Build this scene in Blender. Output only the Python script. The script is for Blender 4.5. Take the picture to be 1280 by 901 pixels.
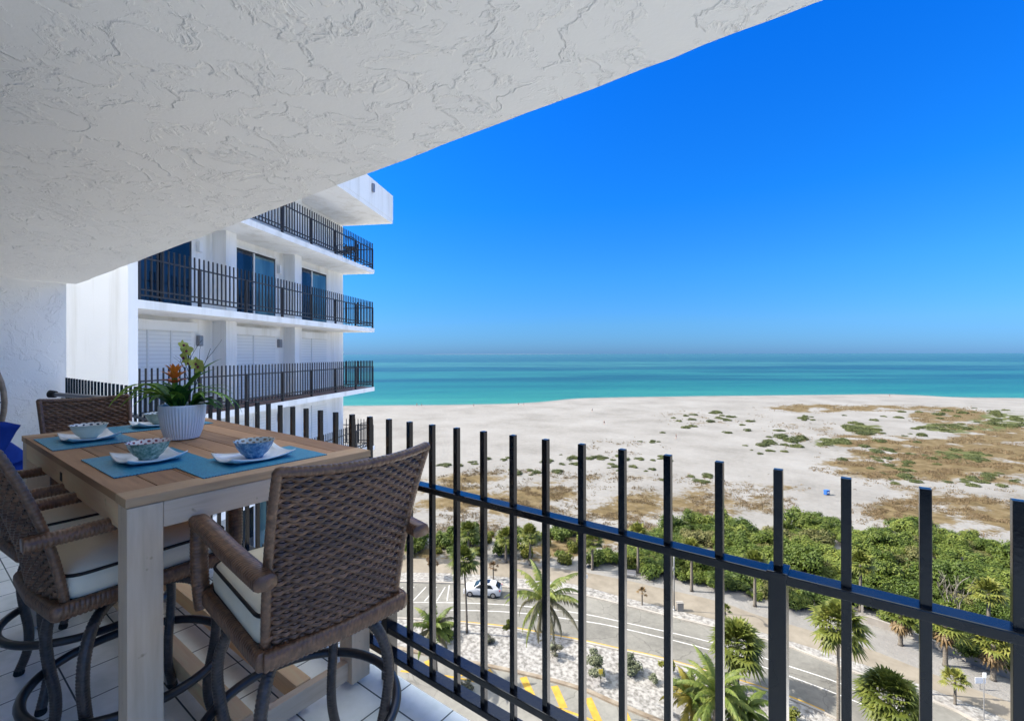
import bpy, bmesh, math, random
from mathutils import Vector, Matrix, noise
random.seed(7)
R = math.radians
for o in list(bpy.data.objects): bpy.data.objects.remove(o)
scene = bpy.context.scene
COL = scene.collection

# ------------------------------------------------------------------ camera, sky, sun, exposure
HG = 28.0                 # camera height above the street
FLOOR = HG - 1.40         # balcony floor
F = 575.0; CX = 640.0; HY = 442.0
YAW = R(36.5)
FW = Vector((-math.sin(YAW), math.cos(YAW), 0)); RT = Vector((math.cos(YAW), math.sin(YAW), 0))
cam = bpy.data.cameras.new('camera'); cam_o = bpy.data.objects.new('camera', cam); COL.objects.link(cam_o)
cam.sensor_width = 36; cam.lens = F / 1280 * 36; cam.shift_y = -(450.5 - HY) / 1280
cam.clip_start = 0.05; cam.clip_end = 60000
cam_o.location = (0, 0, HG); cam_o.rotation_euler = (R(90), R(0.12), YAW)
scene.camera = cam_o

SUN_DIR = Vector((-0.878, -0.479, 0)).normalized(); SUN_EL = R(40)
world = bpy.data.worlds.new('World'); scene.world = world; world.use_nodes = True
nt = world.node_tree; nt.nodes.clear()
sky = nt.nodes.new('ShaderNodeTexSky'); sky.sky_type = 'NISHITA'; sky.sun_disc = False
sky.sun_elevation = SUN_EL; sky.sun_rotation = math.atan2(SUN_DIR.x, SUN_DIR.y)
sky.altitude = 0; sky.air_density = 1.0; sky.dust_density = 0.35; sky.ozone_density = 3.0
hs = nt.nodes.new('ShaderNodeHueSaturation'); hs.inputs['Saturation'].default_value = 1.0; hs.inputs['Value'].default_value = 1.0
bg = nt.nodes.new('ShaderNodeBackground'); bg.inputs['Strength'].default_value = 0.15
wo = nt.nodes.new('ShaderNodeOutputWorld')
# low sky dimmed and tinted; unseen zenith brightened and warmed to light the balcony
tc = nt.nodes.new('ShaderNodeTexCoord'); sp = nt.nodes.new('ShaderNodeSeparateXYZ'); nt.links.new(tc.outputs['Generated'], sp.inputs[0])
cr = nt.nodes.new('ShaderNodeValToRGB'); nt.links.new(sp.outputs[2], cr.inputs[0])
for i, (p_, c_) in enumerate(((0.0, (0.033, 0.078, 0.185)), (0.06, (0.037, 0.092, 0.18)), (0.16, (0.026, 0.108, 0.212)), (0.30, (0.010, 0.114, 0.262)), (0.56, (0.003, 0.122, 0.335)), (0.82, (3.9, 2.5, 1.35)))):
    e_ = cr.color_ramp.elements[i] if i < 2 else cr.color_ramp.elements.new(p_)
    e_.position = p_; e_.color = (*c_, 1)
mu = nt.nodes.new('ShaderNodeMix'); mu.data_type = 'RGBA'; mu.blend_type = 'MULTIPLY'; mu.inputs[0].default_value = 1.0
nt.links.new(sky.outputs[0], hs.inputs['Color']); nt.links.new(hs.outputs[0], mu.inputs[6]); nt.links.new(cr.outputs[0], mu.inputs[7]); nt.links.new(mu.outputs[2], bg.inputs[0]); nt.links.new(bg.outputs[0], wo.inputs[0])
sun = bpy.data.lights.new('sun', 'SUN'); sun.energy = 2.1; sun.angle = R(0.5); sun.color = (1, 0.94, 0.84)
sun_o = bpy.data.objects.new('sun', sun); COL.objects.link(sun_o)
to_sun = Vector((SUN_DIR.x * math.cos(SUN_EL), SUN_DIR.y * math.cos(SUN_EL), math.sin(SUN_EL)))
sun_o.rotation_euler = to_sun.to_track_quat('Z', 'Y').to_euler(); sun_o.location = (0, 0, 60)
scene.view_settings.view_transform = 'Standard'; scene.view_settings.look = 'None'
scene.view_settings.exposure = 2.64; scene.view_settings.gamma = 1
scene.render.resolution_x = 1024; scene.render.resolution_y = 720
scene.render.engine = 'CYCLES'
scene.cycles.max_bounces = 8; scene.cycles.diffuse_bounces = 5

def P(px, py, z=0.0):
    """world point on the horizontal plane at height z seen at a point of the photograph (used as a survey)"""
    d = F * (HG - z) / (py - HY)
    return FW * d + RT * (d * (px - CX) / F) + Vector((0, 0, z))
def V2(xl, d, z=0.0):
    return FW * d + RT * xl + Vector((0, 0, z))

# ------------------------------------------------------------------ materials
def principled(name, color, rough=0.6, spec=0.4, metal=0.0):
    m = bpy.data.materials.new(name); m.use_nodes = True
    b = m.node_tree.nodes['Principled BSDF']
    b.inputs['Base Color'].default_value = (*color, 1); b.inputs['Roughness'].default_value = rough
    b.inputs['Specular IOR Level'].default_value = spec; b.inputs['Metallic'].default_value = metal
    return m, m.node_tree, b
def node(t, kind, **kw):
    n = t.nodes.new(kind)
    for k, v in kw.items():
        if k in n.inputs: n.inputs[k].default_value = v
        else: setattr(n, k, v)
    return n
def coords(t, kind='Object'):
    return t.nodes.new('ShaderNodeTexCoord').outputs[kind]
def geo_pos(t): return t.nodes.new('ShaderNodeNewGeometry').outputs['Position']
def noise_tex(t, vec, scale, detail=4, rough=0.55, stretch=None):
    if stretch:
        mp = node(t, 'ShaderNodeMapping'); mp.inputs['Scale'].default_value = stretch
        t.links.new(vec, mp.inputs['Vector']); vec = mp.outputs[0]
    n = node(t, 'ShaderNodeTexNoise', Scale=scale, Detail=detail, Roughness=rough)
    t.links.new(vec, n.inputs['Vector']); return n.outputs['Fac']
def ramp(t, fac, stops, interp='LINEAR'):
    n = t.nodes.new('ShaderNodeValToRGB'); n.color_ramp.interpolation = interp
    e = n.color_ramp.elements
    while len(e) < len(stops): e.new(0.5)
    for i, (p, c) in enumerate(stops):
        e[i].position = p; e[i].color = (*c, 1) if len(c) == 3 else c
    t.links.new(fac, n.inputs[0]); return n.outputs[0]
def mix(t, fac, a, b, mode='MIX'):
    n = t.nodes.new('ShaderNodeMix'); n.data_type = 'RGBA'; n.blend_type = mode
    if isinstance(fac, (int, float)): n.inputs[0].default_value = fac
    else: t.links.new(fac, n.inputs[0])
    for i, v in ((6, a), (7, b)):
        if isinstance(v, tuple): n.inputs[i].default_value = (*v, 1)
        else: t.links.new(v, n.inputs[i])
    return n.outputs[2]
def mth(t, op, a, b=0.0, c=None):
    n = t.nodes.new('ShaderNodeMath'); n.operation = op
    for i, v in enumerate((a, b) if c is None else (a, b, c)):
        if isinstance(v, (int, float)): n.inputs[i].default_value = v
        else: t.links.new(v, n.inputs[i])
    return n.outputs[0]
def bump(t, b, h, strength=0.3, dist=0.01):
    n = node(t, 'ShaderNodeBump', Strength=strength, Distance=dist)
    t.links.new(h, n.inputs['Height']); t.links.new(n.outputs[0], b.inputs['Normal'])
def mottled(name, c1, c2, scale=3.0, rough=0.7, spec=0.3, bs=0.0, bscale=40, bd=0.01, detail=5, stretch=None, metal=0, pos=(0.35, 0.65)):
    m, t, b = principled(name, c1, rough, spec, metal)
    v = coords(t)
    c = ramp(t, noise_tex(t, v, scale, detail, stretch=stretch), [(pos[0], c1), (pos[1], c2)])
    t.links.new(c, b.inputs['Base Color'])
    if bs: bump(t, b, noise_tex(t, v, bscale, 5, stretch=stretch), bs, bd)
    return m
def foliage(name, c1, c2, c3, scale=0.9, trans=0.25):
    m, t, b = principled(name, c1, 0.55, 0.25)
    g = geo_pos(t)
    n1 = noise_tex(t, g, scale, 2)
    n2 = noise_tex(t, g, scale * 7, 1)
    oi = t.nodes.new('ShaderNodeObjectInfo').outputs['Random']
    f = mth(t, 'ADD', mth(t, 'MULTIPLY', n1, 0.45), mth(t, 'ADD', mth(t, 'MULTIPLY', n2, 0.4), mth(t, 'MULTIPLY', oi, 0.2)))
    c = ramp(t, f, [(0.32, c1), (0.52, c2), (0.74, c3)])
    t.links.new(c, b.inputs['Base Color'])
    tr = t.nodes.new('ShaderNodeBsdfTranslucent'); t.links.new(c, tr.inputs[0])
    ms = t.nodes.new('ShaderNodeMixShader'); ms.inputs[0].default_value = trans
    t.links.new(b.outputs[0], ms.inputs[1]); t.links.new(tr.outputs[0], ms.inputs[2])
    t.links.new(ms.outputs[0], t.nodes['Material Output'].inputs[0])
    return m
M = {}
def stucco(name, col, strength):
    m, t, b = principled(name, col, 0.85, 0.2)
    g = geo_pos(t)
    # trowelled knock-down plaster: flat patches with ridged rims, smooth areas between
    w = node(t, 'ShaderNodeTexNoise', Scale=2.2, Detail=3.0, Roughness=0.5); t.links.new(g, w.inputs['Vector'])
    off = t.nodes.new('ShaderNodeVectorMath'); off.operation = 'MULTIPLY_ADD'
    t.links.new(w.outputs['Color'], off.inputs[0]); off.inputs[1].default_value = (0.35, 0.35, 0.35); t.links.new(g, off.inputs[2])
    n1 = noise_tex(t, off.outputs[0], 4.5, 6, 0.6)
    rdg = mth(t, 'ABSOLUTE', mth(t, 'SUBTRACT', n1, 0.5))
    r1 = ramp(t, rdg, [(0.0, (1, 1, 1)), (0.012, (0.55, 0.55, 0.55)), (0.035, (0, 0, 0))])
    st = ramp(t, n1, [(0.49, (0, 0, 0)), (0.515, (1, 1, 1))])
    n3 = noise_tex(t, off.outputs[0], 11, 5, 0.65)
    st2 = ramp(t, n3, [(0.54, (0, 0, 0)), (0.57, (1, 1, 1))])
    mask = ramp(t, noise_tex(t, g, 1.6, 2), [(0.45, (0, 0, 0)), (0.6, (1, 1, 1))])
    h = mth(t, 'ADD', mth(t, 'MULTIPLY', r1, 0.35), mth(t, 'ADD', mth(t, 'MULTIPLY', st, 0.45), mth(t, 'MULTIPLY', mth(t, 'MULTIPLY', st2, mask), 0.4)))
    h = mth(t, 'ADD', h, mth(t, 'MULTIPLY', noise_tex(t, g, 60, 3), 0.10))
    bump(t, b, h, strength, 0.012)
    c = mix(t, ramp(t, noise_tex(t, g, 0.9, 3), [(0.35, (0, 0, 0)), (0.7, (1, 1, 1))]), tuple(x * 0.97 for x in col), col)
    t.links.new(c, b.inputs['Base Color'])
    return m
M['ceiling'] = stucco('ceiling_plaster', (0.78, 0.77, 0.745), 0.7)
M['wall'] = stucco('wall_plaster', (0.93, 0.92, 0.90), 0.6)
def weathered(name, c1, c2):
    m, t, b = principled(name, c1, 0.85, 0.2)
    g = geo_pos(t)
    n = noise_tex(t, g, 0.8, 5)
    c = ramp(t, n, [(0.35, c1), (0.65, c2)])
    stk = ramp(t, noise_tex(t, g, 2.2, 5, 0.7, stretch=(1, 1, 0.06)), [(0.34, (0.86, 0.85, 0.82)), (0.52, (1, 1, 1))])
    c = mix(t, 1.0, c, stk, 'MULTIPLY')
    t.links.new(c, b.inputs['Base Color']); bump(t, b, noise_tex(t, g, 25, 5), 0.2, 0.012)
    return m
M['white'] = weathered('white_render', (0.8455, 0.8455, 0.836), (0.874, 0.874, 0.8645))
M['offwhite'] = weathered('off_white_render', (0.86, 0.85, 0.82), (0.90, 0.89, 0.86))
def tiles():
    m, t, b = principled('floor_tile', (0.6, 0.7, 0.72), 0.28, 0.5)
    g = geo_pos(t)
    mp = node(t, 'ShaderNodeMapping'); t.links.new(g, mp.inputs[0])
    S = 0.2465
    mp.inputs['Location'].default_value = (-(-1.264), -0.446 + S * 4, 0)
    mp.inputs['Location'].default_value = (1.264 % S, -(0.446 % S), 0)
    br = node(t, 'ShaderNodeTexBrick'); br.offset = 0; br.squash = 1
    br.inputs['Scale'].default_value = 1; br.inputs['Mortar Size'].default_value = 0.0032; br.inputs['Mortar Smooth'].default_value = 0.15
    br.inputs['Brick Width'].default_value = S; br.inputs['Row Height'].default_value = S; br.inputs['Bias'].default_value = 0
    br.inputs['Color1'].default_value = (0.55, 0.55, 0.55, 1); br.inputs['Color2'].default_value = (0.45, 0.45, 0.45, 1); br.inputs['Mortar'].default_value = (0, 0, 0, 1)
    t.links.new(mp.outputs[0], br.inputs['Vector'])
    n = noise_tex(t, g, 7, 5, 0.6)
    f = mth(t, 'ADD', n, mth(t, 'SUBTRACT', br.outputs['Color'], 0.5))
    tc = ramp(t, f, [(0.36, (0.70, 0.72, 0.66)), (0.5, (0.81, 0.81, 0.76)), (0.66, (0.88, 0.88, 0.84))])
    c = mix(t, br.outputs['Fac'], tc, (0.055, 0.07, 0.07))
    t.links.new(c, b.inputs['Base Color'])
    rr = ramp(t, br.outputs['Fac'], [(0, (0.3, 0.3, 0.3)), (1, (0.85, 0.85, 0.85))]); t.links.new(rr, b.inputs['Roughness'])
    h = mth(t, 'SUBTRACT', mth(t, 'MULTIPLY', n, 0.12), br.outputs['Fac'])
    bump(t, b, h, 0.35, 0.004)
    return m
M['tile'] = tiles()
def wood(name, c1, c2, c3, axis):
    m, t, b = principled(name, c1, 0.62, 0.3)
    v = coords(t)
    oi = t.nodes.new('ShaderNodeNewGeometry').outputs['Random Per Island']
    st = {'x': (1.2, 14, 14), 'y': (14, 1.2, 14), 'z': (14, 14, 1.2)}[axis]
    n = noise_tex(t, v, 3.2, 6, 0.6, stretch=st)
    n2 = noise_tex(t, v, 3.0, 4)
    f = mth(t, 'ADD', mth(t, 'MULTIPLY', n, 0.55), mth(t, 'ADD', mth(t, 'MULTIPLY', oi, 0.36), mth(t, 'MULTIPLY', n2, 0.24)))
    c = ramp(t, f, [(0.34, c1), (0.56, c2), (0.82, c3)])
    kn = ramp(t, noise_tex(t, v, 26, 2), [(0.70, (1, 1, 1)), (0.80, (0.45, 0.38, 0.32))])
    c = mix(t, 1.0, c, kn, 'MULTIPLY')
    t.links.new(c, b.inputs['Base Color'])
    bump(t, b, n, 0.25, 0.004)
    return m
M['teak_top'] = wood('weathered_teak_boards', (0.2336, 0.117, 0.055), (0.3892, 0.2061, 0.09895), (0.5292, 0.2897, 0.143), 'x')
M['teak_end'] = wood('warm_teak_end_board', (0.335, 0.1847, 0.0924), (0.4872, 0.2984, 0.1602), (0.609, 0.4121, 0.2342), 'y')
M['teak_leg'] = wood('grey_teak_leg', (0.50, 0.355, 0.235), (0.64, 0.47, 0.325), (0.74, 0.575, 0.42), 'z')
M['teak_rail'] = wood('teak_apron', (0.5988, 0.3533, 0.1814), (0.8, 0.5069, 0.2748), (0.8, 0.6299, 0.3519), 'x')
M['teak_apron_y'] = wood('teak_apron_end', (0.50, 0.355, 0.235), (0.64, 0.47, 0.325), (0.74, 0.575, 0.42), 'y')
M['dark_slot'] = principled('dark_mortise', (0.05, 0.03, 0.02), 0.8)[0]
def wicker(name, c1, c2, c3):
    m, t, b = principled(name, c1, 0.33, 0.55)
    v = coords(t)
    n = noise_tex(t, v, 60, 3)
    n2 = noise_tex(t, v, 7, 2)
    oi = t.nodes.new('ShaderNodeNewGeometry').outputs['Random Per Island']
    f = mth(t, 'ADD', mth(t, 'MULTIPLY', n, 0.6), mth(t, 'ADD', mth(t, 'MULTIPLY', n2, 0.2), mth(t, 'MULTIPLY', oi, 0.2)))
    t.links.new(ramp(t, f, [(0.34, c1), (0.5, c2), (0.68, c3)]), b.inputs['Base Color'])
    bump(t, b, noise_tex(t, v, 320, 2), 0.3, 0.002)
    return m
M['wicker'] = wicker('dark_brown_wicker', (0.0751, 0.03468, 0.01789), (0.1419, 0.06703, 0.03304), (0.267, 0.1329, 0.0654))
M['wicker_leg'] = wicker('dark_leg_wicker', (0.03, 0.02, 0.016), (0.055, 0.038, 0.03), (0.10, 0.07, 0.056))
M['wicker_core'] = principled('wicker_core', (0.012, 0.008, 0.007), 0.9, 0.1)[0]
M['rattan'] = mottled('light_rattan', (0.20, 0.15, 0.11), (0.33, 0.26, 0.19), 20, 0.5)
M['metal_ring'] = principled('bronze_metal_tube', (0.05, 0.048, 0.05), 0.28, 0.6, 0.55)[0]
M['cushion'] = mottled('beige_canvas', (0.72, 0.624, 0.456), (0.816, 0.72, 0.552), 5, 0.9, 0.1, 0.25, 500, 0.001)
M['piping'] = principled('dark_piping', (0.025, 0.02, 0.018), 0.8, 0.2)[0]
M['blue_cloth'] = mottled('royal_blue_canvas', (0.0056, 0.0245, 0.18), (0.0084, 0.0385, 0.252), 6, 0.85, 0.15, 0.3, 400, 0.001)
def black_paint():
    m, t, b = principled('black_rail_paint', (0.004, 0.0045, 0.006), 0.22, 0.55)
    bump(t, b, noise_tex(t, geo_pos(t), 90, 3), 0.12, 0.002)
    t.links.new(ramp(t, noise_tex(t, geo_pos(t), 5, 4), [(0.4, (0.17, 0.17, 0.17)), (0.65, (0.30, 0.30, 0.30))]), b.inputs['Roughness'])
    return m
M['rail'] = black_paint()
M['far_rail'] = principled('bronze_black_rail', (0.035, 0.032, 0.032), 0.5, 0.4)[0]
def glass(name, c1, c2):
    m, t, b = principled(name, c1, 0.06, 0.6)
    n = noise_tex(t, coords(t), 0.7, 2, stretch=(3, 3, 0.4))
    t.links.new(ramp(t, n, [(0.4, c1), (0.62, c2)]), b.inputs['Base Color']); b.inputs['Metallic'].default_value = 0.35
    return m
M['glass_dark'] = glass('dark_blue_glass', (0.0054, 0.0108, 0.025), (0.018, 0.042, 0.08))
M['glass_light'] = glass('light_blue_glass', (0.054, 0.128, 0.168), (0.144, 0.256, 0.28))
M['frame'] = principled('door_frame', (0.02, 0.02, 0.022), 0.5)[0]
M['frame_white'] = principled('white_frame', (0.75, 0.75, 0.74), 0.5)[0]
def shutter():
    m, t, b = principled('roller_shutter', (0.62, 0.63, 0.62), 0.6, 0.3)
    w = node(t, 'ShaderNodeTexWave', Scale=3.3); w.bands_direction = 'Z'; w.wave_type = 'BANDS'
    t.links.new(geo_pos(t), w.inputs['Vector'])
    t.links.new(ramp(t, w.outputs['Fac'], [(0.0, (0.70, 0.70, 0.68)), (0.25, (0.82, 0.82, 0.80))]), b.inputs['Base Color'])
    bump(t, b, w.outputs['Fac'], 0.25, 0.01)
    return m
M['shutter'] = shutter()
M['brown_floor'] = principled('brown_balcony_floor', (0.13, 0.075, 0.065), 0.7)[0]
M['porcelain'] = principled('white_porcelain', (0.80, 0.82, 0.83), 0.14, 0.6)[0]
M['pot'] = mottled('white_ceramic_pot', (0.76, 0.79, 0.82), (0.82, 0.84, 0.85), 4, 0.3, 0.5)
M['soil'] = mottled('soil', (0.02, 0.015, 0.01), (0.05, 0.035, 0.02), 60, 0.9)
def mat_weave():
    m, t, b = principled('turquoise_woven_vinyl', (0.03, 0.22, 0.36), 0.5, 0.4)
    v = coords(t)
    ck = node(t, 'ShaderNodeTexChecker', Scale=210.0); t.links.new(v, ck.inputs['Vector'])
    n = noise_tex(t, v, 120, 2)
    c = ramp(t, mth(t, 'ADD', mth(t, 'MULTIPLY', ck.outputs['Fac'], 0.5), mth(t, 'MULTIPLY', n, 0.5)), [(0.2, (0.010, 0.10, 0.20)), (0.5, (0.03, 0.25, 0.40)), (0.8, (0.06, 0.40, 0.55))])
    t.links.new(c, b.inputs['Base Color']); bump(t, b, ck.outputs['Fac'], 0.5, 0.002)
    return m
M['mat'] = mat_weave()
def bowl_out(name, c1, c2, c3, scale):
    m, t, b = principled(name, c1, 0.25, 0.5)
    t.links.new(ramp(t, noise_tex(t, coords(t), scale, 6, 0.7), [(0.36, c1), (0.5, c2), (0.64, c3)]), b.inputs['Base Color'])
    return m
M['bowl_celadon'] = bowl_out('celadon_glaze', (0.525, 0.65, 0.575), (0.625, 0.725, 0.65), (0.7, 0.7875, 0.7125), 9)
M['bowl_green'] = bowl_out('speckled_green_glaze', (0.052, 0.13, 0.1105), (0.156, 0.312, 0.26), (0.39, 0.546, 0.468), 55)
M['bowl_blue'] = bowl_out('speckled_blue_glaze', (0.025, 0.1125, 0.275), (0.0625, 0.2375, 0.45), (0.275, 0.5, 0.65), 60)
M['bowl_grey'] = bowl_out('grey_green_glaze', (0.21, 0.308, 0.266), (0.308, 0.406, 0.35), (0.42, 0.518, 0.448), 14)
def bowl_in(name, c1, c2, n):
    m, t, b = principled(name, c1, 0.2, 0.5)
    sx = t.nodes.new('ShaderNodeSeparateXYZ'); t.links.new(coords(t), sx.inputs[0])
    a = mth(t, 'ARCTAN2', sx.outputs[1], sx.outputs[0])
    s = mth(t, 'SINE', mth(t, 'ADD', mth(t, 'MULTIPLY', a, n), mth(t, 'MULTIPLY', noise_tex(t, coords(t), 30, 2), 6)))
    z = mth(t, 'SINE', mth(t, 'MULTIPLY', sx.outputs[2], 300))
    f = mth(t, 'MULTIPLY', s, z)
    t.links.new(ramp(t, mth(t, 'ADD', mth(t, 'MULTIPLY', f, 0.5), 0.5), [(0.60, c1), (0.70, c2)]), b.inputs['Base Color'])
    return m
M['in_blue'] = bowl_in('bowl_pattern_navy', (0.75, 0.75, 0.72), (0.03, 0.05, 0.10), 14)
M['in_red'] = bowl_in('bowl_pattern_maroon', (0.72, 0.66, 0.62), (0.24, 0.05, 0.06), 16)
M['in_grey'] = bowl_in('bowl_pattern_grey', (0.60, 0.64, 0.62), (0.06, 0.08, 0.10), 18)
M['in_tan'] = bowl_in('bowl_pattern_tan', (0.45, 0.52, 0.52), (0.20, 0.15, 0.10), 15)
M['leaf'] = foliage('house_plant_leaf', (0.0375, 0.1125, 0.015), (0.105, 0.24, 0.03), (0.255, 0.42, 0.0525), 14)
M['leaf_light'] = foliage('lime_leaf', (0.135, 0.27, 0.027), (0.27, 0.4455, 0.054), (0.4455, 0.6075, 0.108), 12)
M['leaf_dark'] = foliage('dark_leaf', (0.018, 0.0675, 0.015), (0.0375, 0.12, 0.0225), (0.0675, 0.18, 0.03), 12)
def petal(name, c1, c2, zlo, zhi):
    m, t, b = principled(name, c1, 0.5, 0.3)
    sx = t.nodes.new('ShaderNodeSeparateXYZ'); t.links.new(coords(t), sx.inputs[0])
    mr = node(t, 'ShaderNodeMapRange'); mr.inputs[1].default_value = zlo; mr.inputs[2].default_value = zhi
    t.links.new(sx.outputs[2], mr.inputs[0])
    t.links.new(ramp(t, mr.outputs[0], [(0, c1), (1, c2)]), b.inputs['Base Color'])
    return m
M['brom'] = petal('orange_bract', (0.62, 0.05, 0.03), (0.80, 0.27, 0.03), 0.24, 0.31)
M['orchid'] = mottled('yellow_green_petal', (0.52, 0.52, 0.07), (0.62, 0.64, 0.18), 60, 0.5)
M['orchid_lip'] = principled('maroon_lip', (0.20, 0.03, 0.06), 0.5)[0]
M['stem'] = principled('dark_stem', (0.035, 0.03, 0.018), 0.7)[0]
# outside
M['bush'] = foliage('sea_grape_leaf', (0.02737, 0.04934, 0.006395), (0.06388, 0.09576, 0.01188), (0.1338, 0.1568, 0.02513), 0.5)
M['bush_light'] = foliage('light_green_bush_leaf', (0.0387, 0.0646, 0.01), (0.1015, 0.1349, 0.02), (0.1978, 0.2232, 0.045), 0.5)
M['bush_mix'] = foliage('olive_brown_bush_leaf', (0.05, 0.055, 0.016), (0.115, 0.115, 0.035), (0.20, 0.18, 0.075), 0.6)
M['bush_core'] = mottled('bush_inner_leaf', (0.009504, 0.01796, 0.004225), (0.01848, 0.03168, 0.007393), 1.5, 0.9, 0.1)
M['silver'] = foliage('silver_leaf', (0.0608, 0.07483, 0.03975), (0.1029, 0.1169, 0.06549), (0.1497, 0.1591, 0.09826), 1.2)
M['twiggy'] = foliage('grey_twigs', (0.05613, 0.05613, 0.03274), (0.08887, 0.08419, 0.05613), (0.1263, 0.1169, 0.08419), 1.2)
M['olive_round'] = foliage('yellow_green_leaf', (0.05983, 0.06885, 0.007502), (0.1017, 0.1111, 0.0125), (0.1555, 0.1536, 0.02084), 1.2)
M['autumn'] = foliage('rusty_leaf', (0.0608, 0.03508, 0.01403), (0.1075, 0.06549, 0.03041), (0.1403, 0.09826, 0.04677), 1.2)
M['sabal'] = foliage('fan_palm_leaf', (0.03755, 0.0554, 0.007851), (0.08762, 0.1052, 0.01657), (0.1878, 0.1828, 0.03924), 1.1)
M['sabal_dead'] = foliage('dead_fan_leaf', (0.09356, 0.05613, 0.02105), (0.1497, 0.09826, 0.0421), (0.1964, 0.145, 0.07016), 1.5)
M['coco'] = foliage('coconut_palm_leaf', (0.03129, 0.0554, 0.008721), (0.0751, 0.1052, 0.01657), (0.1627, 0.1718, 0.03707), 0.8)
M['coco_dry'] = foliage('dry_palm_leaf', (0.0608, 0.05613, 0.02806), (0.1075, 0.09826, 0.05613), (0.1684, 0.1544, 0.09356), 0.8)
M['coco_yellow'] = foliage('yellow_palm_leaf', (0.1029, 0.09356, 0.01403), (0.1777, 0.1497, 0.02339), (0.2152, 0.1591, 0.02806), 0.8)
M['bark'] = mottled('palm_bark', (0.0868, 0.0744, 0.0589), (0.1612, 0.1426, 0.1178), 4, 0.9, 0.1, 0.5, 12, 0.03, stretch=(1, 1, 6))
M['branch'] = mottled('bare_branch', (0.104, 0.09425, 0.078), (0.1755, 0.1625, 0.1365), 6, 0.9, 0.1)
def road_mat(name, c1, c2):
    m, t, b = principled(name, c1, 0.9, 0.15)
    g = geo_pos(t)
    n = mth(t, 'ADD', mth(t, 'MULTIPLY', noise_tex(t, g, 0.18, 6, 0.65), 0.6), mth(t, 'MULTIPLY', noise_tex(t, g, 1.8, 8, 0.75), 0.4))
    c = ramp(t, n, [(0.36, c1), (0.62, c2)])
    vo = node(t, 'ShaderNodeTexVoronoi', Scale=0.22); vo.feature = 'DISTANCE_TO_EDGE'
    w = node(t, 'ShaderNodeTexNoise', Scale=0.5, Detail=5.0); t.links.new(g, w.inputs['Vector'])
    va = t.nodes.new('ShaderNodeVectorMath'); va.operation = 'MULTIPLY_ADD'; va.inputs[1].default_value = (2.5, 2.5, 0)
    t.links.new(w.outputs['Color'], va.inputs[0]); t.links.new(g, va.inputs[2]); t.links.new(va.outputs[0], vo.inputs['Vector'])
    cr = ramp(t, vo.outputs['Distance'], [(0.0, (0.62, 0.62, 0.62)), (0.012, (1, 1, 1))])
    c = mix(t, 1.0, c, cr, 'MULTIPLY')
    st = ramp(t, noise_tex(t, g, 0.9, 3, 0.5), [(0.64, (1, 1, 1)), (0.74, (0.74, 0.73, 0.72))])
    c = mix(t, 1.0, c, st, 'MULTIPLY')
    t.links.new(c, b.inputs['Base Color']); bump(t, b, n, 0.3, 0.02)
    return m
M['asphalt'] = road_mat('asphalt', (0.0848, 0.08184, 0.07276), (0.1528, 0.1477, 0.1307))
M['asphalt_light'] = road_mat('asphalt_light', (0.105, 0.1033, 0.09222), (0.1845, 0.1789, 0.1592))
M['concrete'] = mottled('pale_concrete', (0.1958, 0.1795, 0.1578), (0.2502, 0.2339, 0.2067), 0.6, 0.9, 0.15, detail=8)
M['bounce_paving'] = mottled('white_bounce_paving', (0.60, 0.575, 0.53), (0.70, 0.68, 0.64), 0.5, 0.9, 0.15, detail=8)
M['kerb'] = mottled('kerb_concrete', (0.1823, 0.1602, 0.1271), (0.2431, 0.221, 0.1823), 0.9, 0.9, 0.15, detail=8)
M['kerb_drive'] = mottled('stained_kerb', (0.1271, 0.09945, 0.07182), (0.2099, 0.1823, 0.1436), 0.9, 0.9, 0.15, detail=8)
M['gravel'] = mottled('white_shell_gravel', (0.105, 0.10, 0.092), (0.235, 0.228, 0.215), 2.6, 0.95, 0.1, 0.6, 7, 0.06, detail=12, pos=(0.36, 0.6))
M['yellow_paint'] = mottled('yellow_road_paint', (0.2618, 0.1547, 0.01785), (0.3451, 0.2142, 0.02975), 1.5, 0.8, detail=8)
M['white_paint'] = mottled('worn_white_road_paint', (0.2677, 0.2618, 0.2499), (0.3927, 0.3867, 0.3689), 1.2, 0.8, detail=8)
def pavement():
    m, t, b = principled('tan_pavement', (0.3, 0.25, 0.19), 0.9, 0.15)
    g = geo_pos(t)
    c = ramp(t, noise_tex(t, g, 0.5, 8, 0.65), [(0.35, (0.130, 0.114, 0.090)), (0.65, (0.175, 0.155, 0.124))])
    t.links.new(c, b.inputs['Base Color'])
    return m
M['pavement'] = pavement()
M['car_white'] = principled('white_car_paint', (0.4187, 0.4243, 0.43), 0.18, 0.6)[0]
M['car_glass'] = principled('car_glass', (0.01, 0.013, 0.016), 0.06, 0.8)[0]
M['rubber'] = principled('tyre_rubber', (0.015, 0.015, 0.016), 0.8)[0]
M['alloy'] = principled('alloy_rim', (0.35, 0.35, 0.36), 0.35, 0.5, 0.7)[0]
M['tail'] = principled('tail_lamp_red', (0.35, 0.01, 0.01), 0.25)[0]
M['lamp_metal'] = principled('grey_lamp_metal', (0.21, 0.21, 0.21), 0.5, 0.4, 0.4)[0]
M['grey_metal'] = principled('grey_tube_metal', (0.28, 0.28, 0.30), 0.35, 0.5, 0.5)[0]
M['sign_yellow'] = principled('yellow_sign_face', (0.55, 0.42, 0.05), 0.5)[0]
M['sign_white'] = principled('white_sign_face', (0.70, 0.70, 0.68), 0.5)[0]
M['bin_blue'] = principled('blue_plastic', (0.02, 0.09, 0.30), 0.5)[0]
M['skin'] = principled('skin', (0.45, 0.27, 0.19), 0.6)[0]
M['hair'] = principled('dark_hair', (0.03, 0.02, 0.015), 0.7)[0]
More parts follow.
